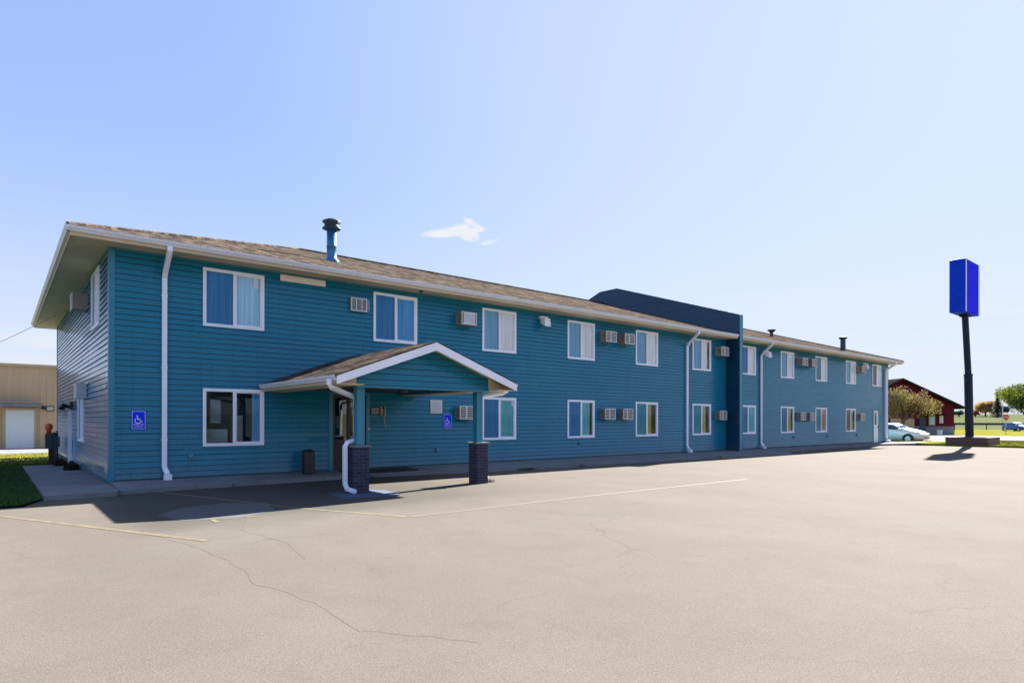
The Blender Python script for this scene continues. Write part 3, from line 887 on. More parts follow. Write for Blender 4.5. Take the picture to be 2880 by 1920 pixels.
# firewall
K = [(-.72, -.12), (-.72, 6.40), (6.87, 8.86), (8.17, 8.86), (9.2, 8.5), (16.75, 6.40), (16.75, -.12)]
def ytop(z):
    a = -.72 if z <= 6.40 else -.72 + (z - 6.40) / (8.86 - 6.40) * 7.59
    c = 16.75 if z <= 6.40 else 16.75 - (z - 6.40) / (8.5 - 6.4) * 7.55 if z < 8.5 else 9.2 - (z - 8.5) / .36 * 1.03
    return a, c
b = MB()
b.prism(K, 0, PX0 + .006, PX1 - .006)
fw = b.build('firewall', 'trim_teal', motel)
b = MB()
siding(b, (PX0 + .006, 0, 0), (0, 1, 0), (-1, 0, 0), 1, -.10, 8.86, span=ytop)
siding(b, (PX1 - .006, 0, 0), (0, 1, 0), (1, 0, 0), 1, -.10, 8.86, span=ytop)
b.build('siding_cladding', ['siding_navy', 'lap_shade'], fw, fix=False)
b = MB()
for (p, q) in zip(K[1:6], K[2:6]):
    P = [(p[0], p[1] + .002), (q[0], q[1] + .002), (q[0], q[1] + .03), (p[0], p[1] + .03)]
    b.prism(P, 0, PX0 - .03, PX1 + .03)
b.build('coping', 'trim_teal', fw)

# downspouts on the front
def downspout(x, xtop=None, zt=H + .06, foot=True, parent=motel, wd=(.105, .075)):
    xt = x if xtop is None else xtop
    b = MB()
    pts = [(xt, Y0 - .05, zt), (xt, Y0 - .05, zt - .10), (xt, Y0 + .06, zt - .2), (x, -.17, 4.86), (x, -.075, 4.72), (x, -.072, 3.0), (x, -.072, .28), (x + .02, -.09, .2), (x + .05, -.17, .1)]
    b.tube(pts, 1, square=wd)
    if foot: b.box(x - .03, x + .13, -.27, -.12, -.03, .10)
    for z in (4.3, 2.6, .9): b.box(x - wd[0] / 2 - .012, x + wd[0] / 2 + .012, -.115, -.02, z, z + .03)
    return b.build('downspout', 'white_vinyl', parent)
downspout(1.09); downspout(21.93); downspout(28.35)
b = MB()
b.tube([(44.75, Y0 - .05, H + .06), (44.75, Y0 - .04, H - .06), (44.72, -.14, 4.9), (44.72, -.08, 4.75), (44.72, -.08, .35), (44.74, -.12, .2)], 1, square=(.2, .12))
b.box(44.62, 44.95, -.3, -.1, -.04, .12)
b.build('downspout', 'white_vinyl', motel)
b = MB()
b.tube([(46.08, .9, H - .02), (45.9, .9, H - .14), (45.33, .9, 4.75), (45.33, .9, .1)], 1, square=(.08, .1))
b.build('downspout', 'gutter', motel)
b = MB()
b.tube([(-.03, 8.98, 1.66), (-.08, 8.98, 1.62), (-.08, 8.98, -.1)], 1, square=(.1, .1))
b.build('service_pipe', 'white_vinyl', motel)

# beige board under the eave
b = MB(); b.box(3.82, 5.06, -.055, -.026, 5.075, 5.24)
b.build('name_board', 'beige_board', motel)

# chimney and roof vents
cx, cy = 6.55, 3.0; zb = roofz(cy)
b = MB(); b.lathe((cx, cy, zb - .1), [(.25, 0), (.25, .1), (.19, .16), (.155, .22), (.155, .55), (.165, .56), (.165, .6), (.155, .61), (.155, 1.12)], 24)
ch = b.build('chimney', 'flue_blue', motel, smooth=True)
b = MB(); b.lathe((cx, cy, zb + 1.0), [(.16, 0), (.30, .05), (.30, .07), (.2, .1), (.2, .12), (.235, .13), (.235, .16), (.2, .17), (.2, .2), (.235, .21), (.235, .235), (.2, .24), (.3, .27), (.29, .30), (.15, .37), (.0, .39)], 24)
b.build('chimney_cap', 'pipe_dark', ch, smooth=True)
for (x, y, z, r, hh, fl) in ((34.6, 2.7, roofz(2.7), .11, .50, 1), (39.6, .6, roofz(.6), .17, .92, 0)):
    b = MB()
    if fl: b.lathe((x, y, z - .08), [(.09, 0), (.09, hh * .62), (.24, hh * .92), (.24, hh), (.02, hh + .03)], 16)
    else: b.lathe((x, y, z - .08), [(.16, 0), (.155, .1), (.15, hh - .12), (.24, hh - .1), (.24, hh), (.02, hh + .05)], 16)
    b.build('roof_vent', 'pipe_dark', motel)

# air conditioners through the wall
def aircon(x, z, p=.34, w_=.63, h_=.43, style=0, rot=None):
    b = MB()
    b.box(0, w_, -p, .0, 0, h_)
    g = MB(); y = -p
    g.box(0, w_, y - .012, y - .001, 0, .03, 0); g.box(0, w_, y - .012, y - .001, h_ - .03, h_, 0)
    g.box(0, .03, y - .0125, y - .001, .03, h_ - .03, 0); g.box(w_ - .03, w_, y - .0125, y - .001, .03, h_ - .03, 0)
    g.box(.03, w_ - .03, y - .004, y - .0015, .03, h_ - .03, 1)
    if style == 0:      # horizontal louvres with a post
        for k in range(6): g.box(.035, w_ - .035, y - .011, y - .006, .06 + k * .058, .06 + k * .058 + .018, 0)
        g.box(w_ * .38, w_ * .38 + .05, y - .014, y - .006, .03, h_ - .03, 0)
    elif style == 1:    # three vertical bays
        for k in (1, 2): g.box(w_ * k / 3 - .012, w_ * k / 3 + .012, y - .012, y - .005, .03, h_ - .03, 0)
        for k in range(16): g.box(.04 + k * .035, .05 + k * .035, y - .009, y - .005, .03, h_ - .03, 2)
    else:               # plain square front
        g.box(w_ * .12, w_ * .88, y - .02, y - .012, .02, h_ - .02, 0); g.box(w_ * .2, w_ * .8, y - .026, y - .018, .07, h_ - .07, 2)
    # side louvres
    for k in range(5): g.box(-.006, -.0005, y + .05, y + .17, .08 + k * .06, .1 + k * .06, 1)
    Mx = Matrix.Translation((x, 0, z)) if rot is None else rot
    b.xf(Mx); g.xf(Mx)
    o = b.build('air_conditioner', 'ac_case', motel, bevel=.006)
    g.build('grille', ['ac_white', 'ac_dark', 'box_grey'], o)
aircon(5.79, 4.50, .10, .50, .38, 1)
aircon(9.44, 4.45, .34, .60, .41, 2)
for x in (16.24, 17.33, 32.22, 33.33): aircon(x, 4.45, .36, .60, .42, 0)
aircon(24.22, 4.45, .36, .62, .42, 0)
aircon(40.05, 4.45, .36, .62, .42, 0)
aircon(9.42, 1.42, .28, .62, .43, 0)
for x in (16.29, 17.36, 24.25, 32.22, 33.33, 40.15): aircon(x, 1.43, .26, .60, .43, 0)
RW = lambda y, z: Matrix(((0, 1, 0, 0), (-1, 0, 0, y), (0, 0, 1, z), (0, 0, 0, 1)))
aircon(0, 0, .36, .62, .44, 0, RW(5.0, 4.47))
# grey cover box over the lower side window
b = MB(); b.box(-.27, -.02, 4.45, 5.15, 1.98, 2.40)
b.build('service_box', 'box_grey', motel, bevel=.01)
b = MB(); b.box(-.12, -.03, 8.35, 8.6, 1.72, 1.98); b.tube([(-.12, 8.45, 1.8), (-.3, 8.45, 1.86), (-.34, 8.4, 1.74)], [.05, .08, .1], 10)
b.build('wall_lamp', 'black_plastic', motel)

# flood lights at the eave
def flood(x, z, y=-.03, mat='sign_white'):
    b = MB()
    b.box(x, x + .34, y - .16, y, z + .17, z + .25); b.box(x + .04, x + .3, y - .3, y - .05, z + .03, z + .17)
    b.prism([(y - .32, z - .12), (y - .1, z - .02), (y - .08, z + .05), (y - .32, z + .05)], 0, x + .03, x + .31)
    return b.build('floodlight', mat, motel, bevel=.006)
flood(13.0, 4.86); flood(28.25 + .2, 4.75, -.1); flood(40.85, 4.86)
b = MB(); b.lathe((7.95, -.35, H - .06), [(.02, 0), (.05, .01), (.05, .058)], 12); b.build('soffit_lamp', 'dark_metal', motel)

# small pipe outlets on the wall, louvred vent beside the porch
for (x, z) in ((1.67, .49), (8.73, .45), (15.13, .53), (31.9, .5), (36.0, .5), (40.2, .53)):
    b = MB(); b.box(x - .06, x + .06, -.05, -.015, z - .07, z + .07, 0); b.tube([(x, -.05, z), (x, -.09, z - .01)], .025, 10, 1)
    b.build('wall_outlet', ['trim_teal', 'galvanized'], motel)
b = MB(); b.box(8.48, 8.91, -.045, -.02, 1.60, 2.02, 0)
for k in range(9): b.box(8.53, 8.86, -.055, -.046, 1.645 + k * .037, 1.662 + k * .037, 1)
b.box(8.69, 8.705, -.058, -.05, 1.63, 1.99, 0)
b.build('louvre_vent', ['ac_white', 'box_grey'], motel)

# entrance door
b = MB()
b.box(5.18, 5.29, -.03, .06, -.02, 2.19); b.box(6.31, 6.42, -.03, .06, -.02, 2.19); b.box(5.29, 6.31, -.028, .06, 2.10, 2.19)
ed = b.build('entrance_door', 'trim_teal', motel)
b = MB()
for q in ((5.292, 5.365), (5.735, 5.83), (6.235, 6.308)): b.box(q[0], q[1], .0, .05, -.02, 2.098)
b.box(5.365, 6.235, .001, .049, 2.01, 2.097); b.box(5.365, 6.235, .001, .049, -.02, .12); b.box(5.84, 6.235, .001, .049, .98, 1.06)
b.build('door_frame', 'black_plastic', ed)
b = MB(); b.quad((5.36, .03, .1), (6.24, .03, .1), (6.24, .03, 2.02), (5.36, .03, 2.02))
b.build('door_glass', 'glass_dark', ed, fix=False)
b = MB(); b.tube([(5.90, -.005, 1.75), (5.90, -.05, 1.7), (5.90, -.05, .98), (5.90, -.005, .93)], .016, 8)
b.build('handle', 'galvanized', ed)
b = MB(); b.box(5.42, 5.62, .08, .081, 1.15, 1.5)
b.lathe((6.37, -.05, 1.10), [(.0, 0), (.03, .01), (.04, .03), (.03, .06), (0, .07)], 12)
b.build('door_bell', 'door_white', ed)

# east door
b = MB()
b.box(42.72, 42.80, -.03, .05, -.02, 2.16); b.box(43.58, 43.66, -.03, .05, -.02, 2.16); b.box(42.80, 43.58, -.029, .05, 2.08, 2.16)
e2 = b.build('exit_door', 'trim_teal', motel)
b = MB(); b.box(42.803, 43.577, -.012, .03, -.02, 2.077); b.build('door_leaf', 'door_white', e2)
b = MB(); b.box(42.98, 43.30, -.016, -.0125, 1.15, 1.95); b.build('door_glass', 'car_glass', e2)
b = MB(); b.box(43.50, 43.545, -.06, -.013, .95, 1.08); b.build('handle', 'dark_metal', e2)

# ------------------------------------------------------------------ entrance porch (part of the motel)
PXL, PXR, PR = 3.37, 7.99, 5.68; PY = -4.75; PZ = 2.30; PZR = 3.14
sl = (PZR - PZ) / (PR - PXL)
def pz(x): return PZR - abs(x - PR) * sl
# gable wall / beams
b = MB()
gx0, gx1 = 3.93, 7.45; gy = -4.36
siding(b, (0, gy, 0), (1, 0, 0), (0, -1, 0), 1, 2.13, 3.05, span=lambda z: (max(gx0, PR - (PZR - .06 - z) / sl), min(gx1, PR + (PZR - .06 - z) / sl)))
b.prism([(gx0, 2.13), (gx1, 2.13), (gx1, pz(gx1) - .06), (PR, PZR - .06), (gx0, pz(gx0) - .06)], 1, gy + .001, gy + .14)
b.box(gx0, gx0 + .12, gy + .141, -.02, 2.13, 2.5); b.box(gx1 - .12, gx1, gy + .141, -.02, 2.13, 2.5)
porch = b.build('entrance_porch', ['siding', 'lap_shade'], motel, fix=False)
b = MB(); b.box(gx0 - .005, gx1 + .005, gy - .026, gy + .15, 2.085, 2.129)
b.build('beam_trim', 'trim_teal', porch)
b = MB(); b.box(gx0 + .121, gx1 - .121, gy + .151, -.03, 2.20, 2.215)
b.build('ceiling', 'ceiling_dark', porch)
# roof
b = MB()
yb = -.022; yf = PY - .03; t = .045
for s, xe in ((-1, PXL - .06), (1, PXR + .06)):
    b.prism([(PR, PZR + .03), (xe, pz(xe) + .03), (xe, pz(xe) - .0), (PR, PZR - .0)], 1, yf, yb)
b.build('roof', 'shingles', porch)
# rake boards
b = MB()
for xe in (PXL - .05, PXR + .05):
    b.prism([(PR, PZR + .002), (xe, pz(xe) + .002), (xe, pz(xe) - .17), (PR, PZR - .185)], 1, PY - .025, PY)
b.build('rake_board', 'rake_white', porch)
b = MB()
for xe, xi in ((PXL, gx0), (PXR, gx1)):
    b.box(min(xe, xi), max(xe, xi), PY + .002, -.03, 2.115, 2.13)          # flat eave soffit
    b.prism([(PR, PZR - .07), (xe, pz(xe) - .07), (xe, pz(xe) - .085), (PR, PZR - .085)], 1, PY + .003, gy - .02)
b.prism([(gx1 + .002, 2.132), (PXR - .021, 2.132), (PXR - .021, pz(PXR) - .09), (gx1 + .002, pz(gx1) - .09)], 1, gy - .01, gy + .01)
b.prism([(gx0 - .002, 2.132), (PXL + .021, 2.132), (PXL + .021, pz(PXL) - .09), (gx0 - .002, pz(gx0) - .09)], 1, gy - .01, gy + .01)
b.build('soffit', 'soffit', porch)
b = MB()
b.box(PXL - .0, PXL + .02, PY + .001, -.03, 2.12, PZ - .005); b.box(PXR - .02, PXR, PY + .001, -.03, 2.12, PZ - .005)
b.build('fascia', 'soffit', porch)
b = MB()
gutter(b, (PXL, PY + .01), (PXL, -.03), (-1, 0), PZ, .1, .11); b.build('gutter', 'gutter', porch); b = MB(); gutter(b, (PXR, PY + .01), (PXR, -.03), (1, 0), PZ, .1, .11)
b.build('gutter', 'gutter', porch)
for px, ox in ((3.91, 4.0), (7.14, 7.18)):
    b = MB(); b.box(px, px + .345, -4.32, -3.975, GZ - .02, .80)
    pr = b.build('brick_pier', 'brick_navy', porch, bevel=.008)
    b = MB(); b.box(px - .04, px + .385, -4.36, -3.935, .802, .84); b.build('pier_cap', 'concrete', pr, bevel=.006)
    b = MB(); b.box(ox, ox + .165, -4.26, -4.095, .842, 2.083)
    b.box(ox - .006, ox + .03, -4.266, -4.23, .842, 2.08); b.box(ox + .135, ox + .171, -4.266, -4.23, .842, 2.08)
    b.build('post', 'trim_teal', porch)
b = MB()
b.tube([(3.24, -4.55, 2.22), (3.24, -4.55, 2.12), (3.32, -4.5, 2.05), (3.98, -4.06, 1.9), (4.08, -4.045, 1.84), (4.08, -4.045, .96), (4.0, -4.06, .93), (3.84, -4.1, .90), (3.785, -4.12, .82), (3.79, -4.12, .02), (3.80, -4.2, -.08), (3.88, -4.42, -.13)], 1, square=(.085, .07))
b.build('downspout', 'white_vinyl', porch)
b = MB()
b.tube([(8.10, -4.35, 2.22), (8.10, -4.3, 2.14), (8.0, -4.25, 2.07), (7.46, -4.1, 1.98), (7.40, -4.08, 1.9), (7.40, -4.08, .86)], 1, square=(.07, .07))
b.tube([(7.48, -4.05, .0), (7.56, -4.1, -.04), (7.6, -4.16, -.06)], .04, 10)
b.build('downspout', 'white_vinyl', porch)
b = MB(); lx, ly = 5.6, -3.4
b.lathe((lx, ly, 2.02), [(.05, 0), (.12, .02), (.13, .10), (.09, .14), (.1, .175)], 16)
b.box(lx - .22, lx + .22, ly - .05, ly + .05, 2.15, 2.19)
b.build('porch_lamp', 'dark_metal', porch)

# ------------------------------------------------------------------ things by the wall
# accessible parking signs
def text_mesh(s, size, mat, depth=.001):
    c = bpy.data.curves.new('t', 'FONT'); c.body = s; c.size = size; c.align_x = 'CENTER'; c.align_y = 'CENTER'; c.extrude = depth
    o = bpy.data.objects.new('t', c); COL.objects.link(o)
    bpy.context.view_layer.update()
    me = bpy.data.meshes.new_from_object(o.evaluated_get(bpy.context.evaluated_depsgraph_get()))
    bpy.data.objects.remove(o)
    me.materials.clear(); me.materials.append(M[mat])
    return me
def accessible_sign(x0, x1, z0, z1, label, text):
    w_, h_ = x1 - x0, z1 - z0; cx_ = (x0 + x1) / 2
    t = empty('accessible_parking_sign', (cx_, -.03, z0), label, 'sign', 'wheelchair parking signs on the wall')
    b = MB(); b.box(-w_ / 2, w_ / 2, -.006, .0, 0, h_); b.build('sign_plate', 'accessible_blue', t, bevel=.001)
    b = MB(); f = .008
    for q in ((-w_ / 2 + .01, w_ / 2 - .01, .012, .012 + f), (-w_ / 2 + .01, w_ / 2 - .01, h_ - .012 - f, h_ - .012), (-w_ / 2 + .01, -w_ / 2 + .01 + f, .02, h_ - .02), (w_ / 2 - .01 - f, w_ / 2 - .01, .02, h_ - .02)):
        b.box(q[0], q[1], -.0085, -.0065, q[2], q[3])
    b.build('sign_border', 'sign_white', t)
    # wheelchair symbol: head, back, seat, arm, leg, wheel arc
    s = w_ * .9; oz = h_ * .36; b = MB()
    def P(px, pz_): return (px * s - .01, -.009, oz + pz_ * s)
    b.tube([P(-.08, .60), P(-.08, .601)], .001, 4)
    hd = MB(); n = 16
    b.poly([P(-.07 + .06 * cos(2 * pi * k / n), .60 + .06 * sin(2 * pi * k / n)) for k in range(n)])
    def bar(a, c, wd):
        a = Vector(a); c = Vector(c); d = (c - a).normalized(); nn = Vector((-d.y, d.x)) * wd / 2
        b.poly([P(*(a + nn)), P(*(c + nn)), P(*(c - nn)), P(*(a - nn))])
    bar((-.07, .52), (-.04, .26), .075); bar((-.05, .29), (.17, .27), .07); bar((.15, .29), (.26, .07), .07); bar((.25, .07), (.35, .11), .06); bar((-.05, .41), (.13, .38), .05)
    for k in range(14):
        a0, a1 = radians(130 + k * 15.5), radians(130 + (k + 1) * 15.5)
        r0, r1 = .20, .26; cxx, czz = -.02, .19
        b.poly([P(cxx + r * cos(a), czz + r * sin(a)) for r, a in ((r0, a0), (r1, a0), (r1, a1), (r0, a1))])
    b.build('wheelchair_symbol', 'sign_white', t, fix=False)
    for i, (tx, sz, zz) in enumerate(text):
        me = text_mesh(tx, sz, 'sign_white')
        o = bpy.data.objects.new('lettering', me); COL.objects.link(o); o.parent = t
        o.location = (0, -.008, zz); o.rotation_euler = (radians(90), 0, 0)
    return t
accessible_sign(.425, .715, 1.16, 1.59, 'blue wheelchair parking sign on the wall near the left corner of the motel', [('RESERVED', .048, .115), ('PARKING', .045, .065)])
accessible_sign(8.97, 9.28, 1.12, 1.585, 'blue wheelchair parking sign under the porch, between louvred vent and air conditioner', [('RESERVED', .048, .12), ('PARKING', .045, .07)])

# rubbish bin
t = empty('litter_bin', (4.44, -.42, -.04), 'black cylindrical litter bin against the teal wall left of the entrance', 'litter bin')
b = MB(); b.lathe((0, 0, 0), [(.155, 0), (.165, .02), (.165, .50), (.15, .56)], 24); b.build('bin_body', 'black_plastic', t, smooth=False)
b = MB(); b.lathe((0, 0, .561), [(.16, 0), (.165, .02), (.14, .06), (.05, .085), (0, .09)], 24); b.build('bin_lid', 'dark_metal', t, smooth=True)

# intercom panel and telephone
t = empty('intercom_panel', (6.58, -.02, 1.55), 'small dark intercom panel on the wall right of the entrance door', 'intercom')
b = MB(); b.box(-.15, .15, -.03, 0, 0, .22); b.build('panel_plate', 'black_plastic', t, bevel=.004)
b = MB()
for k in range(3): b.box(-.12, .12, -.034, -.0305, .04 + k * .06, .06 + k * .06)
b.build('panel_slats', 'box_grey', t)
t = empty('wall_telephone', (6.83, -.02, 1.53), 'cream wall telephone with hanging cord beside the dark intercom panel', 'telephone')
b = MB(); b.box(-.075, .075, -.06, 0, 0, .25); b.build('phone_base', 'cream_plastic', t, bevel=.01)
b = MB(); b.tube([(0, -.06, .02), (0, -.1, .04), (0, -.105, .2), (0, -.06, .23)], [.03, .022, .022, .03], 8); b.build('handset', 'meter_green', t)
b = MB(); b.tube([(.02, -.05, .0), (.04, -.05, -.15), (.07, -.05, -.28), (.1, -.03, -.36)], .009, 6); b.build('cord', 'cream_plastic', t)

# door mat
b = MB(); b.box(5.35, 7.5, -1.0, -.25, -.02, .0)
b.v = [(x, y, z - .02 + .05 * y + .022) for x, y, z in b.v]
tag(b.build('door_mat', 'rubber'), 'dark rubber door mat on the pavement in front of the entrance', 'door mat')

# utility pedestal
t = empty('utility_pedestal', (-.47, 10.95, -.19), 'dark green utility meter post with orange red cap behind the left corner of the motel', 'utility post')
b = MB(); b.box(-.09, .09, -.08, .08, -.1, .56); b.build('post', 'black_plastic', t)
b = MB(); b.box(-.19, .02, -.12, .12, .54, 1.08); b.box(.02, .2, -.1, .1, .56, 1.0); b.lathe((.06, 0, 1.0), [(.09, 0), (.09, .1), (.0, .13)], 12)
b.build('meter_box', 'meter_green', t, bevel=.015)
b = MB(); b.lathe((-.08, 0, 1.085), [(.07, 0), (.075, .1), (.12, .2), (.11, .3), (.05, .36), (0, .37)], 14); b.build('cap', 'orange_red', t, smooth=True)
# gas meter further along the wall
t = empty('gas_meter', (-.22, 12.9, -.2), 'small grey gas meter with pipes at the back end of the side wall', 'gas meter')
b = MB(); b.box(-.15, .1, -.35, .35, .55, .95); b.build('meter_body', 'box_grey', t, bevel=.03)
b = MB(); b.tube([(0, -.4, 0), (0, -.4, 1.1), (0, -.2, 1.15), (0, -.2, .9)], .035, 8); b.tube([(0, .3, 0), (0, .3, .6)], .035, 8); b.build('pipe', 'dark_metal', t)
def shrub(loc, r, h, label, seed):
    rd = random.Random(seed); b = MB()
    for _ in range(900):
        a = rd.uniform(0, 2 * pi); q = rd.random() ** .5; ph = rd.uniform(0, 1)
        x, y, z = r * q * cos(a), r * 1.6 * q * sin(a), h * ph * (1 - .6 * q * q)
        s = rd.uniform(.015, .035); d = [Vector((rd.gauss(0, 1), rd.gauss(0, 1), rd.gauss(0, 1))).normalized() * s for _ in range(2)]
        p = Vector((x, y, z)); b.quad(p - d[0], p - d[1], p + d[0], p + d[1], rd.choice((0, 0, 1)))
    o = b.build('low_shrub', ['leaf_brown', 'needle_dark'], fix=False)
    o.location = loc
    return tag(o, label, 'shrub', 'low dark shrubs along the side wall')
shrub((-.22, 6.5, -.15), .2, .28, 'nearer low dark shrub on the slab at the foot of the side wall', 1)
shrub((-.30, 9.4, -.18), .2, .26, 'farther low dark shrub on the slab beside the white side downpipe', 2)

# overhead wire to the side wall
b = MB(); P0, P1 = Vector((-.04, 8.85, 5.13)), Vector((-34, 60, 9.0))
pa, pb = Vector((-.04, 8.85, 5.13)), Vector((-1.87, 22.07, 5.36))
dr = (pb - pa)
pts = [pa + dr * t + Vector((0, 0, -.35 * sin(pi * min(1, t / 4)))) for t in [k * .25 for k in range(17)]]
b.tube(pts, .011, 6)
tag(b.build('overhead_cable', 'dark_metal'), 'thin dark overhead cable running from the left eave of the motel', 'cable')

# ------------------------------------------------------------------ tan metal building (left)
tb = empty('metal_shed', (-1, 27.8, -.25), 'tan ribbed metal shed with white roll door behind the motel on the left', 'metal building')
L0 = (-1, 27.8, -.25)
x0, x1, yw, zt = -22, 12, 27.8, 4.35
b = MB()
x = x0
while x < x1:
    for (a, c, o1, o2) in ((0, .22, 0, 0), (.22, .245, 0, .03), (.245, .28, .03, .03), (.28, .305, .03, 0)):
        b.quad((x + a, yw - o1, -.25), (x + c, yw - o2, -.25), (x + c, yw - o2, zt), (x + a, yw - o1, zt))
    x += .305
b.box(x0, x1, yw + .02, yw + 18, -.25, zt - .01)
off(b, L0).build('wall', 'tan_metal', tb, fix=False)
b = MB(); b.box(x0 - .1, x1 + .1, yw - .12, yw + 18.1, zt, zt + .16); off(b, L0).build('roof', 'tan_trim', tb)
dx0, dx1 = -1.62, -.37
b = MB(); b.box(dx0, dx1, yw - .07, yw - .035, -.24, 1.92)
rd_ = off(b, L0).build('roller_door', 'door_white', tb)
b = MB(); b.box(dx0 - .12, dx0 - .003, yw - .09, yw - .032, -.24, 2.04); b.box(dx1 + .003, dx1 + .12, yw - .09, yw - .032, -.24, 2.04); b.box(dx0, dx1, yw - .088, yw - .032, 1.925, 2.04)
off(b, L0).build('door_frame', 'tan_trim', tb)
b = MB(); b.box(-4.5, -.05, yw - 1.0, yw - .033, 2.12, 2.24); b.box(-4.45, -.1, yw - .9, yw - .04, 2.245, 2.3)
off(b, L0).build('canopy', 'concrete', tb)
b = MB(); b.box(.0, .12, yw - .22, yw - .035, 2.0, 2.16); b.lathe((.06, yw - .22, 1.97), [(.09, 0), (.11, .1), (.06, .2)], 10)
off(b, L0).build('wall_lamp', 'black_plastic', tb)
b = MB(); b.box(.17, .55, yw - .06, yw - .035, 1.88, 2.17, 0); b.box(.21, .51, yw - .066, yw - .061, 1.92, 2.13, 1)
off(b, L0).build('notice_frame', ['black_plastic', 'cream_plastic'], tb)

# ------------------------------------------------------------------ pylon sign
sg = empty('pylon_sign', (46.9, -4.3, -.2), 'tall blue pylon sign on a dark pole rising from a brick planter', 'sign')
S0 = (46.9, -4.3, -.2)
sx0, sx1, sy0, sy1, sz0, sz1 = 45.40, 48.35, -4.42, -3.56, 8.36, 11.72
b = MB(); b.box(sx0, sx1, sy0, sy1, sz0, sz1)
sgc = off(b, S0).build('sign_cabinet', 'sign_blue', sg, bevel=.02)
b = MB(); f = .12
for q in ((sx0, sx0 + f, sz0, sz1), (sx1 - .3, sx1, sz0, sz1)):
    for yy in (sy0 - .03, sy1 + .003): b.box(q[0], q[1], yy, yy + .027, q[2], q[3])
off(b, S0).build('frame', 'sign_white', sgc)
b = MB(); b.box(sx0 + .125, sx1 - .305, sy0 - .024, sy0 - .002, sz0 - .03, sz1 - .06)
off(b, S0).build('sign_face', 'sign_bright_blue', sgc)
b = MB(); b.box(sx0 - .004, sx0 - .001, -4.1, -3.95, 10.35, 10.5); b.box(sx0 - .004, sx0 - .001, -4.25, -4.0, 9.5, 9.62)
off(b, S0).build('patch', 'accessible_blue', sgc)
b = MB()
b.tube([(46.92, -4.26, -.2), (46.91, -4.18, 4.4)], .235, 20); b.tube([(46.91, -4.18, 4.4), (46.88, -3.99, 8.6)], .185, 20)
b.tube([(46.91, -4.18, 4.36), (46.91, -4.178, 4.46)], .25, 20)
off(b, S0).build('pole', 'pole_navy', sg, smooth=False)
b = MB(); b.box(46.6, 47.15, -4.2, -3.75, 8.22, 8.36); off(b, S0).build('mounting_plate', 'pole_navy', sg)
b = MB(); b.box(46.65, 46.72, -4.25, -4.1, 3.55, 3.75); off(b, S0).build('junction_box', 'pole_navy', sg)
# planter
t = empty('brick_planter', (45.9, -4.6, -.2), 'low brown brick planter wall around the foot of the blue pylon sign', 'planter')
P0_ = (45.9, -4.6, -.2)
b = MB()
b.box(44.8, 45.05, -5.75, -3.5, -.25, .34); b.box(45.05, 47.4, -5.75, -5.5, -.25, .34); b.box(47.15, 47.4, -5.5, -3.5, -.25, .34); b.box(45.05, 47.15, -3.75, -3.5, -.25, .34)
off(b, P0_).build('planter_wall', 'brick_brown', t, bevel=.01)
b = MB(); b.box(44.78, 45.07, -5.77, -3.48, .341, .39); b.box(45.07, 47.42, -5.77, -5.48, .341, .39); b.box(47.13, 47.42, -5.48, -3.48, .341, .39); b.box(45.07, 47.13, -3.77, -3.48, .341, .39)
off(b, P0_).build('coping', 'brick_brown', t, bevel=.006)
b = MB(); b.box(45.05, 47.15, -5.5, -3.75, .1, .22); off(b, P0_).build('soil', 'bark', t)
b = MB(); b.box(44.5, 44.79, -5.2, -3.6, -.25, -.02); off(b, P0_).build('step_course', 'brick_brown', t, bevel=.01)

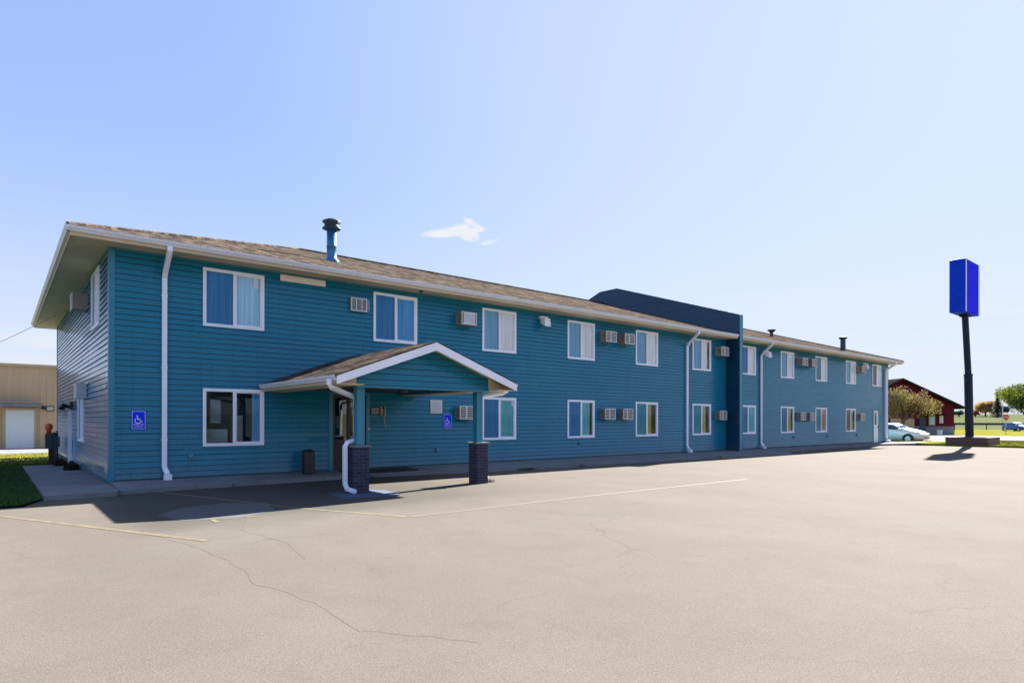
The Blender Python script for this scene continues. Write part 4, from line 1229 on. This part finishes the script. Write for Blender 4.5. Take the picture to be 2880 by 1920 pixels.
# ------------------------------------------------------------------ trees
def leaf_cloud(b, clumps, n, size, rd, nm, flat=1.0):
    tot = sum(c[1] ** 3 for c in clumps)
    for c, r, mi in clumps:
        k = int(n * r ** 3 / tot) + 4
        for _ in range(k):
            d = Vector((rd.gauss(0, 1), rd.gauss(0, 1), rd.gauss(0, 1))).normalized() * r * (rd.random() ** .45)
            p = Vector(c) + Vector((d.x, d.y, d.z * flat))
            s = size * rd.uniform(.6, 1.3)
            a = Vector((rd.gauss(0, 1), rd.gauss(0, 1), rd.gauss(0, 1))).normalized(); q = a.orthogonal().normalized()
            m = mi if rd.random() < .7 else rd.randrange(nm)
            b.quad(p - a * s, p - q * s * .6, p + a * s, p + q * s * .6, m)
def tree(name, loc, label, cat, h, cr, cz, ch_, mats, n, size, seed, trunk_r=.12, group=None, spread=1.0, stub=1.0):
    rd = random.Random(seed)
    t = empty(name, loc, label, cat, group)
    tr = MB(); cr_clumps = []
    tr.tube([(0, 0, -.1), (rd.uniform(-.05, .05), 0, cz * .35), (rd.uniform(-.1, .1), rd.uniform(-.1, .1), cz * .8), (0, 0, cz)], [trunk_r * 1.25, trunk_r, trunk_r * .85, trunk_r * .6], 9)
    nb = 16
    for k in range(nb):
        a = 2 * pi * k / nb + rd.uniform(-.3, .3); q = rd.uniform(.55, 1.0); up = rd.uniform(-.25, 1.0)
        e_ = Vector((cos(a) * cr * q * .85, sin(a) * cr * q * .85, cz + ch_ * .5 * up))
        s_ = Vector((0, 0, cz * rd.uniform(.55, 1.0)))
        m_ = s_.lerp(e_, .5) + Vector((rd.uniform(-.2, .2), rd.uniform(-.2, .2), rd.uniform(0, .3))) * cr * .3
        tr.tube([s_, m_, e_], [trunk_r * .5, trunk_r * .3, trunk_r * .08], 6)
        cr_clumps.append((e_, cr * rd.uniform(.18, .36), rd.randrange(len(mats))))
        cr_clumps.append((m_ + Vector((0, 0, rd.uniform(0, .3) * ch_)), cr * rd.uniform(.2, .36), rd.randrange(len(mats))))
    for k in range(10):
        a = rd.uniform(0, 2 * pi); q = rd.random() * .7
        cr_clumps.append((Vector((cos(a) * cr * q, sin(a) * cr * q, cz + ch_ * rd.uniform(.1, .62) * (1 - q * .4))), cr * rd.uniform(.18, .34), rd.randrange(len(mats))))
    tr.build('trunk', 'bark', t, smooth=True)
    cb_ = MB(); leaf_cloud(cb_, cr_clumps, n, size, rd, len(mats), .8)
    cb_.build('crown', mats, t, fix=False)
    return t
tree('crabapple_tree', (62.8, 4.9, -.25), 'spreading olive and rust leaved tree in front of the dark red building', 'tree', 4.6, 3.3, 2.7, 2.8,
     ['leaf_olive', 'leaf_tan', 'leaf_rust', 'leaf_olive', 'leaf_brown'], 8500, .10, 11, .16)
tree('young_maple_tree', (63.0, -4.2, -.25), 'bright green and lime leaved tree at the right edge of the picture', 'tree', 4.8, 2.6, 2.9, 3.0,
     ['leaf_green', 'leaf_lime', 'leaf_green', 'leaf_lime'], 12000, .085, 12, .17)
def tz(x, y): return gz(x, y)
def farloc(u, dd):
    k = (u - 1440) / 1756.4
    x = -1.951 + dd * (.6356 + k * .772); y = -16.714 + dd * (.772 - k * .6356); return x, y
# trees beyond the field, each at its own distance
for (nm, x, y, lab, cat, cr, cz, ch_, mats, n, s, sd_) in (
    ('orange_tree', *farloc(2772, 285), 'round golden orange autumn tree beyond the field, right of the sign pole', 'tree', 5.0, 2.4, 7.6, ['leaf_gold', 'leaf_orange', 'leaf_gold'], 5000, .42, 21),
    ('red_shrub', *farloc(2743, 285), 'small reddish bush beyond the field just right of the sign pole', 'bush', 1.9, 1.2, 2.6, ['leaf_red', 'leaf_orange'], 700, .3, 22),
    ('dark_tree', *farloc(2817, 290), 'low dark blue green tree right of the golden tree, under the spruce', 'tree', 3.9, 2.2, 3.6, ['needle_dark', 'leaf_teal'], 1500, .4, 23),
    ('teal_tree', *farloc(2697, 285), 'small grey green tree on the horizon left of the sign pole', 'tree', 2.6, 1.4, 2.6, ['leaf_teal', 'leaf_green'], 900, .32, 24)):
    tree(nm, (x, y, gz(x, y) - .2), lab, cat, 8, cr, cz, ch_, mats, n, s, sd_, .35)
def spruce(loc, h, r, label):
    rd = random.Random(31); t = empty('spruce_tree', loc, label, 'tree')
    b = MB(); b.tube([(0, 0, 0), (0, 0, h * .95)], [.3, .05], 8); b.build('trunk', 'bark', t)
    b = MB(); z = h * .08
    while z < h:
        q = (1 - z / h); rr_ = r * q + .1
        for k in range(170):
            a = rd.uniform(0, 2 * pi); rad = rr_ * rd.uniform(.3, 1.1)
            p = Vector((cos(a) * rad, sin(a) * rad, z - rad * .35 + rd.uniform(-.2, .2))); s = rd.uniform(.2, .4)
            d = Vector((cos(a), sin(a), -.4)) * s; e_ = Vector((-sin(a), cos(a), 0)) * s * .5
            b.quad(p - d, p - e_, p + d, p + e_)
        z += h / 22
    b.build('crown', 'needle_dark', t, fix=False)
fx, fy = farloc(2806, 275)
spruce((fx, fy, gz(fx, fy) - .2), 11.5, 3.0, 'pointed dark spruce beyond the field, right of the golden tree')
# long low railing across the field
t = empty('guard_rail', (150, 0, -.2), 'long low dark guard rail running across the field beyond the street', 'guard rail')
b = MB(); n_ = Vector((.72, -.69, 0))
base = Vector((*farloc(2700, 118), 0)); ds = Vector((.772, -.6356, 0))
pts0 = base - ds * 16; 
b.tube([pts0 + Vector((0, 0, .95)), pts0 + ds * 90 + Vector((0, 0, .75))], 1, square=(.12, .42))
off(b, (150, 0, -.2)).build('rail', 'hedge_dark', t)
b = MB()
for k in range(31):
    p = pts0 + ds * k * 3; b.box(p.x - .07, p.x + .07, p.y - .07, p.y + .07, gz(p.x, p.y), .72)
off(b, (150, 0, -.2)).build('rail_posts', 'hedge_dark', t)

# ------------------------------------------------------------------ red building
rb = empty('red_house', (90.2, 8.4, 0), 'dark red gabled building behind the olive tree and the silver car', 'building', rz=radians(50.54))
R0 = (0, 0, 0)
gx = 0.0; yA, yB = 0.0, 13.6; yc = (yA + yB) / 2; zE, zP = 3.35, 6.5
b = MB()
siding(b, (gx, 0, 0), (0, -1, 0), (-1, 0, 0), 1, .76, zP - .05, span=lambda z: ((-yB, -yA) if z < zE else (-(yB - (z - zE) / (zP - zE) * (yB - yc)), -(yA + (z - zE) / (zP - zE) * (yc - yA)))), lip=.03)
b.prism([(yA, .76), (yB, .76), (yB, zE), (yc, zP - .02), (yA, zE)], 0, gx + .002, gx + 22)
off(b, R0).build('wall', ['red_siding', 'dark_roof'], rb, fix=False)
b = MB(); b.box(gx - .05, gx + 22, yA - .03, yB + .03, -.4, .755); off(b, R0).build('foundation', 'concrete_base', rb)
b = MB(); m_ = (zP - zE) / (yc - yA)
for s, ye in ((-1, yA - .95), (1, yB + .95)):
    zz = zE - .95 * m_
    b.prism([(yc, zP + .22), (ye, zz + .22), (ye, zz), (yc, zP)], 0, gx - .8, gx + 22.5)
off(b, R0).build('roof', 'dark_roof', rb)
for (a, c, z0, z1, mt, gm) in ((2.4, 3.2, .9, 2.1, 'tan_trim', 'curtain_pale'), (1.4, 1.85, 1.15, 2.1, 'door_white', 'curtain_pale')):
    b = MB(); b.box(gx - .08, gx - .02, a, c, z0, z1); wf = off(b, R0).build('window', mt, rb)
    b = MB(); b.box(gx - .09, gx - .081, a + .1, c - .1, z0 + .1, z1 - .1); off(b, R0).build('pane', gm, wf)
b = MB(); b.box(gx - .09, gx - .02, 3.6, 4.4, -.1, 1.95); off(b, R0).build('door', 'pipe_dark', rb)
b = MB(); b.box(gx - .09, gx - .02, 5.0, 8.0, .3, 1.75); off(b, R0).build('garage_door', 'tan_trim', rb)
b = MB(); b.box(gx - 1.6, gx - .03, 1.0, 5.0, 2.25, 2.4); off(b, R0).build('porch_roof', 'dark_roof', rb)
t = empty('utility_box', (84.6, 8.3, -.22), 'small white box standing at the foot of the dark red building', 'box')
b = MB(); b.box(-.3, .3, -.2, .2, 0, .55); b.build('box_body', 'sign_white', t, bevel=.04)
b = MB(); b.box(-.33, .33, -.23, .23, .551, .6); b.build('box_lid', 'sign_white', t)

# ------------------------------------------------------------------ cars
def car(loc, rz, paint_, label, cat='car', silver=True):
    """saloon, nose towards local +x, 4.6 m long"""
    t = empty('parked_car', loc, label, cat, None, rz)
    # body lower + upper shell from stations: x, half width at sill/belt, z bottom, z belt, z top, half width at top
    st = [(-2.28, .60, .42, .70, .80, .55), (-2.22, .76, .30, .86, .95, .66), (-1.85, .85, .24, .95, 1.06, .70), (-1.45, .88, .20, .98, 1.13, .68), (-.95, .89, .20, .98, 1.38, .60),
          (-.35, .90, .20, .97, 1.46, .60), (.25, .90, .20, .96, 1.44, .60), (.65, .90, .20, .95, 1.30, .62), (1.10, .89, .20, .93, 1.06, .68), (1.55, .86, .20, .88, .95, .68), (1.95, .80, .22, .78, .86, .62), (2.20, .70, .28, .62, .72, .54), (2.32, .55, .36, .50, .56, .42)]
    b = MB(); rings = []
    for x, w_, zb_, zs, zt_, wt in st:
        pr = [(0, zb_), (w_ * .9, zb_), (w_, zb_ + .12), (w_ + .005, (zb_ + zs) / 2), (w_ * .985, zs), (wt + (w_ * .97 - wt) * .35, zs + (zt_ - zs) * .62), (wt, zt_ - .03 if zt_ - zs > .2 else zt_ - .01), (wt * .6, zt_), (0, zt_ + .012)]
        full = [(y, z) for y, z in pr] + [(-y, z) for y, z in reversed(pr[1:-1])]
        i = len(b.v); b.v += [(x, y, z) for y, z in full]; rings.append((i, len(full)))
    for (i, n), (j, _) in zip(rings, rings[1:]):
        for k in range(n):
            u = (k + 1) % n; b.f.append((i + k, i + u, j + u, j + k)); b.m.append(0)
    i, n = rings[0]; b.f.append(tuple(i + k for k in range(n))); b.m.append(0)
    i, n = rings[-1]; b.f.append(tuple(i + k for k in reversed(range(n)))); b.m.append(0)
    body = b.build('body', paint_, t, smooth=True)
    # side glass and screens just proud of the shell
    g = MB()
    for s in (1, -1):
        g.poly([(-1.35, s * .862, 1.0), (.98, s * .872, .985), (.62, s * .78, 1.16), (.2, s * .70, 1.32), (-.35, s * .695, 1.34), (-.9, s * .72, 1.28), (-1.3, s * .81, 1.1)])
    g.build('side_window', 'car_glass', body, fix=False)
    g = MB(); g.quad((1.12, -.66, 1.055), (1.12, .66, 1.055), (.60, .55, 1.345), (.60, -.55, 1.345)); g.build('windscreen', 'car_glass', body, fix=False)
    g = MB(); g.quad((-1.5, -.62, 1.14), (-1.5, .62, 1.14), (-1.0, .55, 1.40), (-1.0, -.55, 1.40)); g.build('rear_window', 'car_glass', body, fix=False)
    for s in (1, -1):
        for xw in (-1.38, 1.38):
            a = MB(); a.tube([(xw, s * .80, .33), (xw, s * .912, .33)], .385, 22); a.build('wheel_arch', 'black_plastic', body)
            q = MB(); q.tube([(xw, s * .74, .32), (xw, s * .925, .32)], .32, 22); wh = q.build('wheel', 'tyre', t)
            q = MB(); q.tube([(xw, s * .9, .32), (xw, s * .935, .32)], .2, 16); q.build('rim', 'rim', wh)
        h = MB(); h.box(2.02, 2.24, s * .42, s * .70, .60, .72); h.build('headlight', 'sign_white', t, bevel=.03)
        h = MB(); h.box(-2.27, -2.1, s * .45, s * .72, .70, .84); h.build('tail_light', 'stop_red', t, bevel=.02)
        h = MB(); h.box(.72, .92, s * .90, s * 1.02, .98, 1.10); h.build('wing_mirror', paint_, t, bevel=.03)
    h = MB(); h.box(2.25, 2.345, -.42, .42, .36, .46); h.build('radiator_grille', 'black_plastic', t)
    return t
car((51.25, 1.75, -.235), radians(-90 - 3), 'car_silver', 'silver saloon car parked beyond the right end of the motel')
cx_, cy_ = farloc(2860, 104)
car((cx_, cy_, -.22), radians(-90 - 38), 'car_blue', 'small blue car far off across the street beside the stop sign')

# stop sign
sx, sy = 100.2, 5.37
t = empty('stop_sign', (sx, sy, -.22), 'red octagonal stop sign on a thin post across the street', 'sign', None, radians(-39.5 - 180) )
b = MB(); b.tube([(0, 0, 0), (0, 0, 2.0)], .035, 8); b.build('post', 'galvanized', t)
b = MB(); b.prism([(.4 * cos(radians(22.5 + 45 * k)), 2.15 + .4 * sin(radians(22.5 + 45 * k))) for k in range(8)], 1, .04, .06); pl = b.build('sign_plate', 'stop_red', t)
me = text_mesh('STOP', .26, 'sign_white'); o = bpy.data.objects.new('lettering', me); COL.objects.link(o); o.parent = t
o.location = (0, .064, 2.15); o.rotation_euler = (radians(90), 0, radians(180))
# slim lamp post far off
t = empty('lamp_post', (147, 16, -.25), 'slim pale lamp post on the horizon in front of the dark spruce', 'lamp post')
b = MB(); b.tube([(0, 0, 0), (0, 0, 5.3)], [.09, .06], 8); b.build('pole', 'galvanized', t)
b = MB(); b.tube([(0, 0, 5.3), (-.5, .4, 5.45)], .05, 6); b.build('lamp_arm', 'galvanized', t)
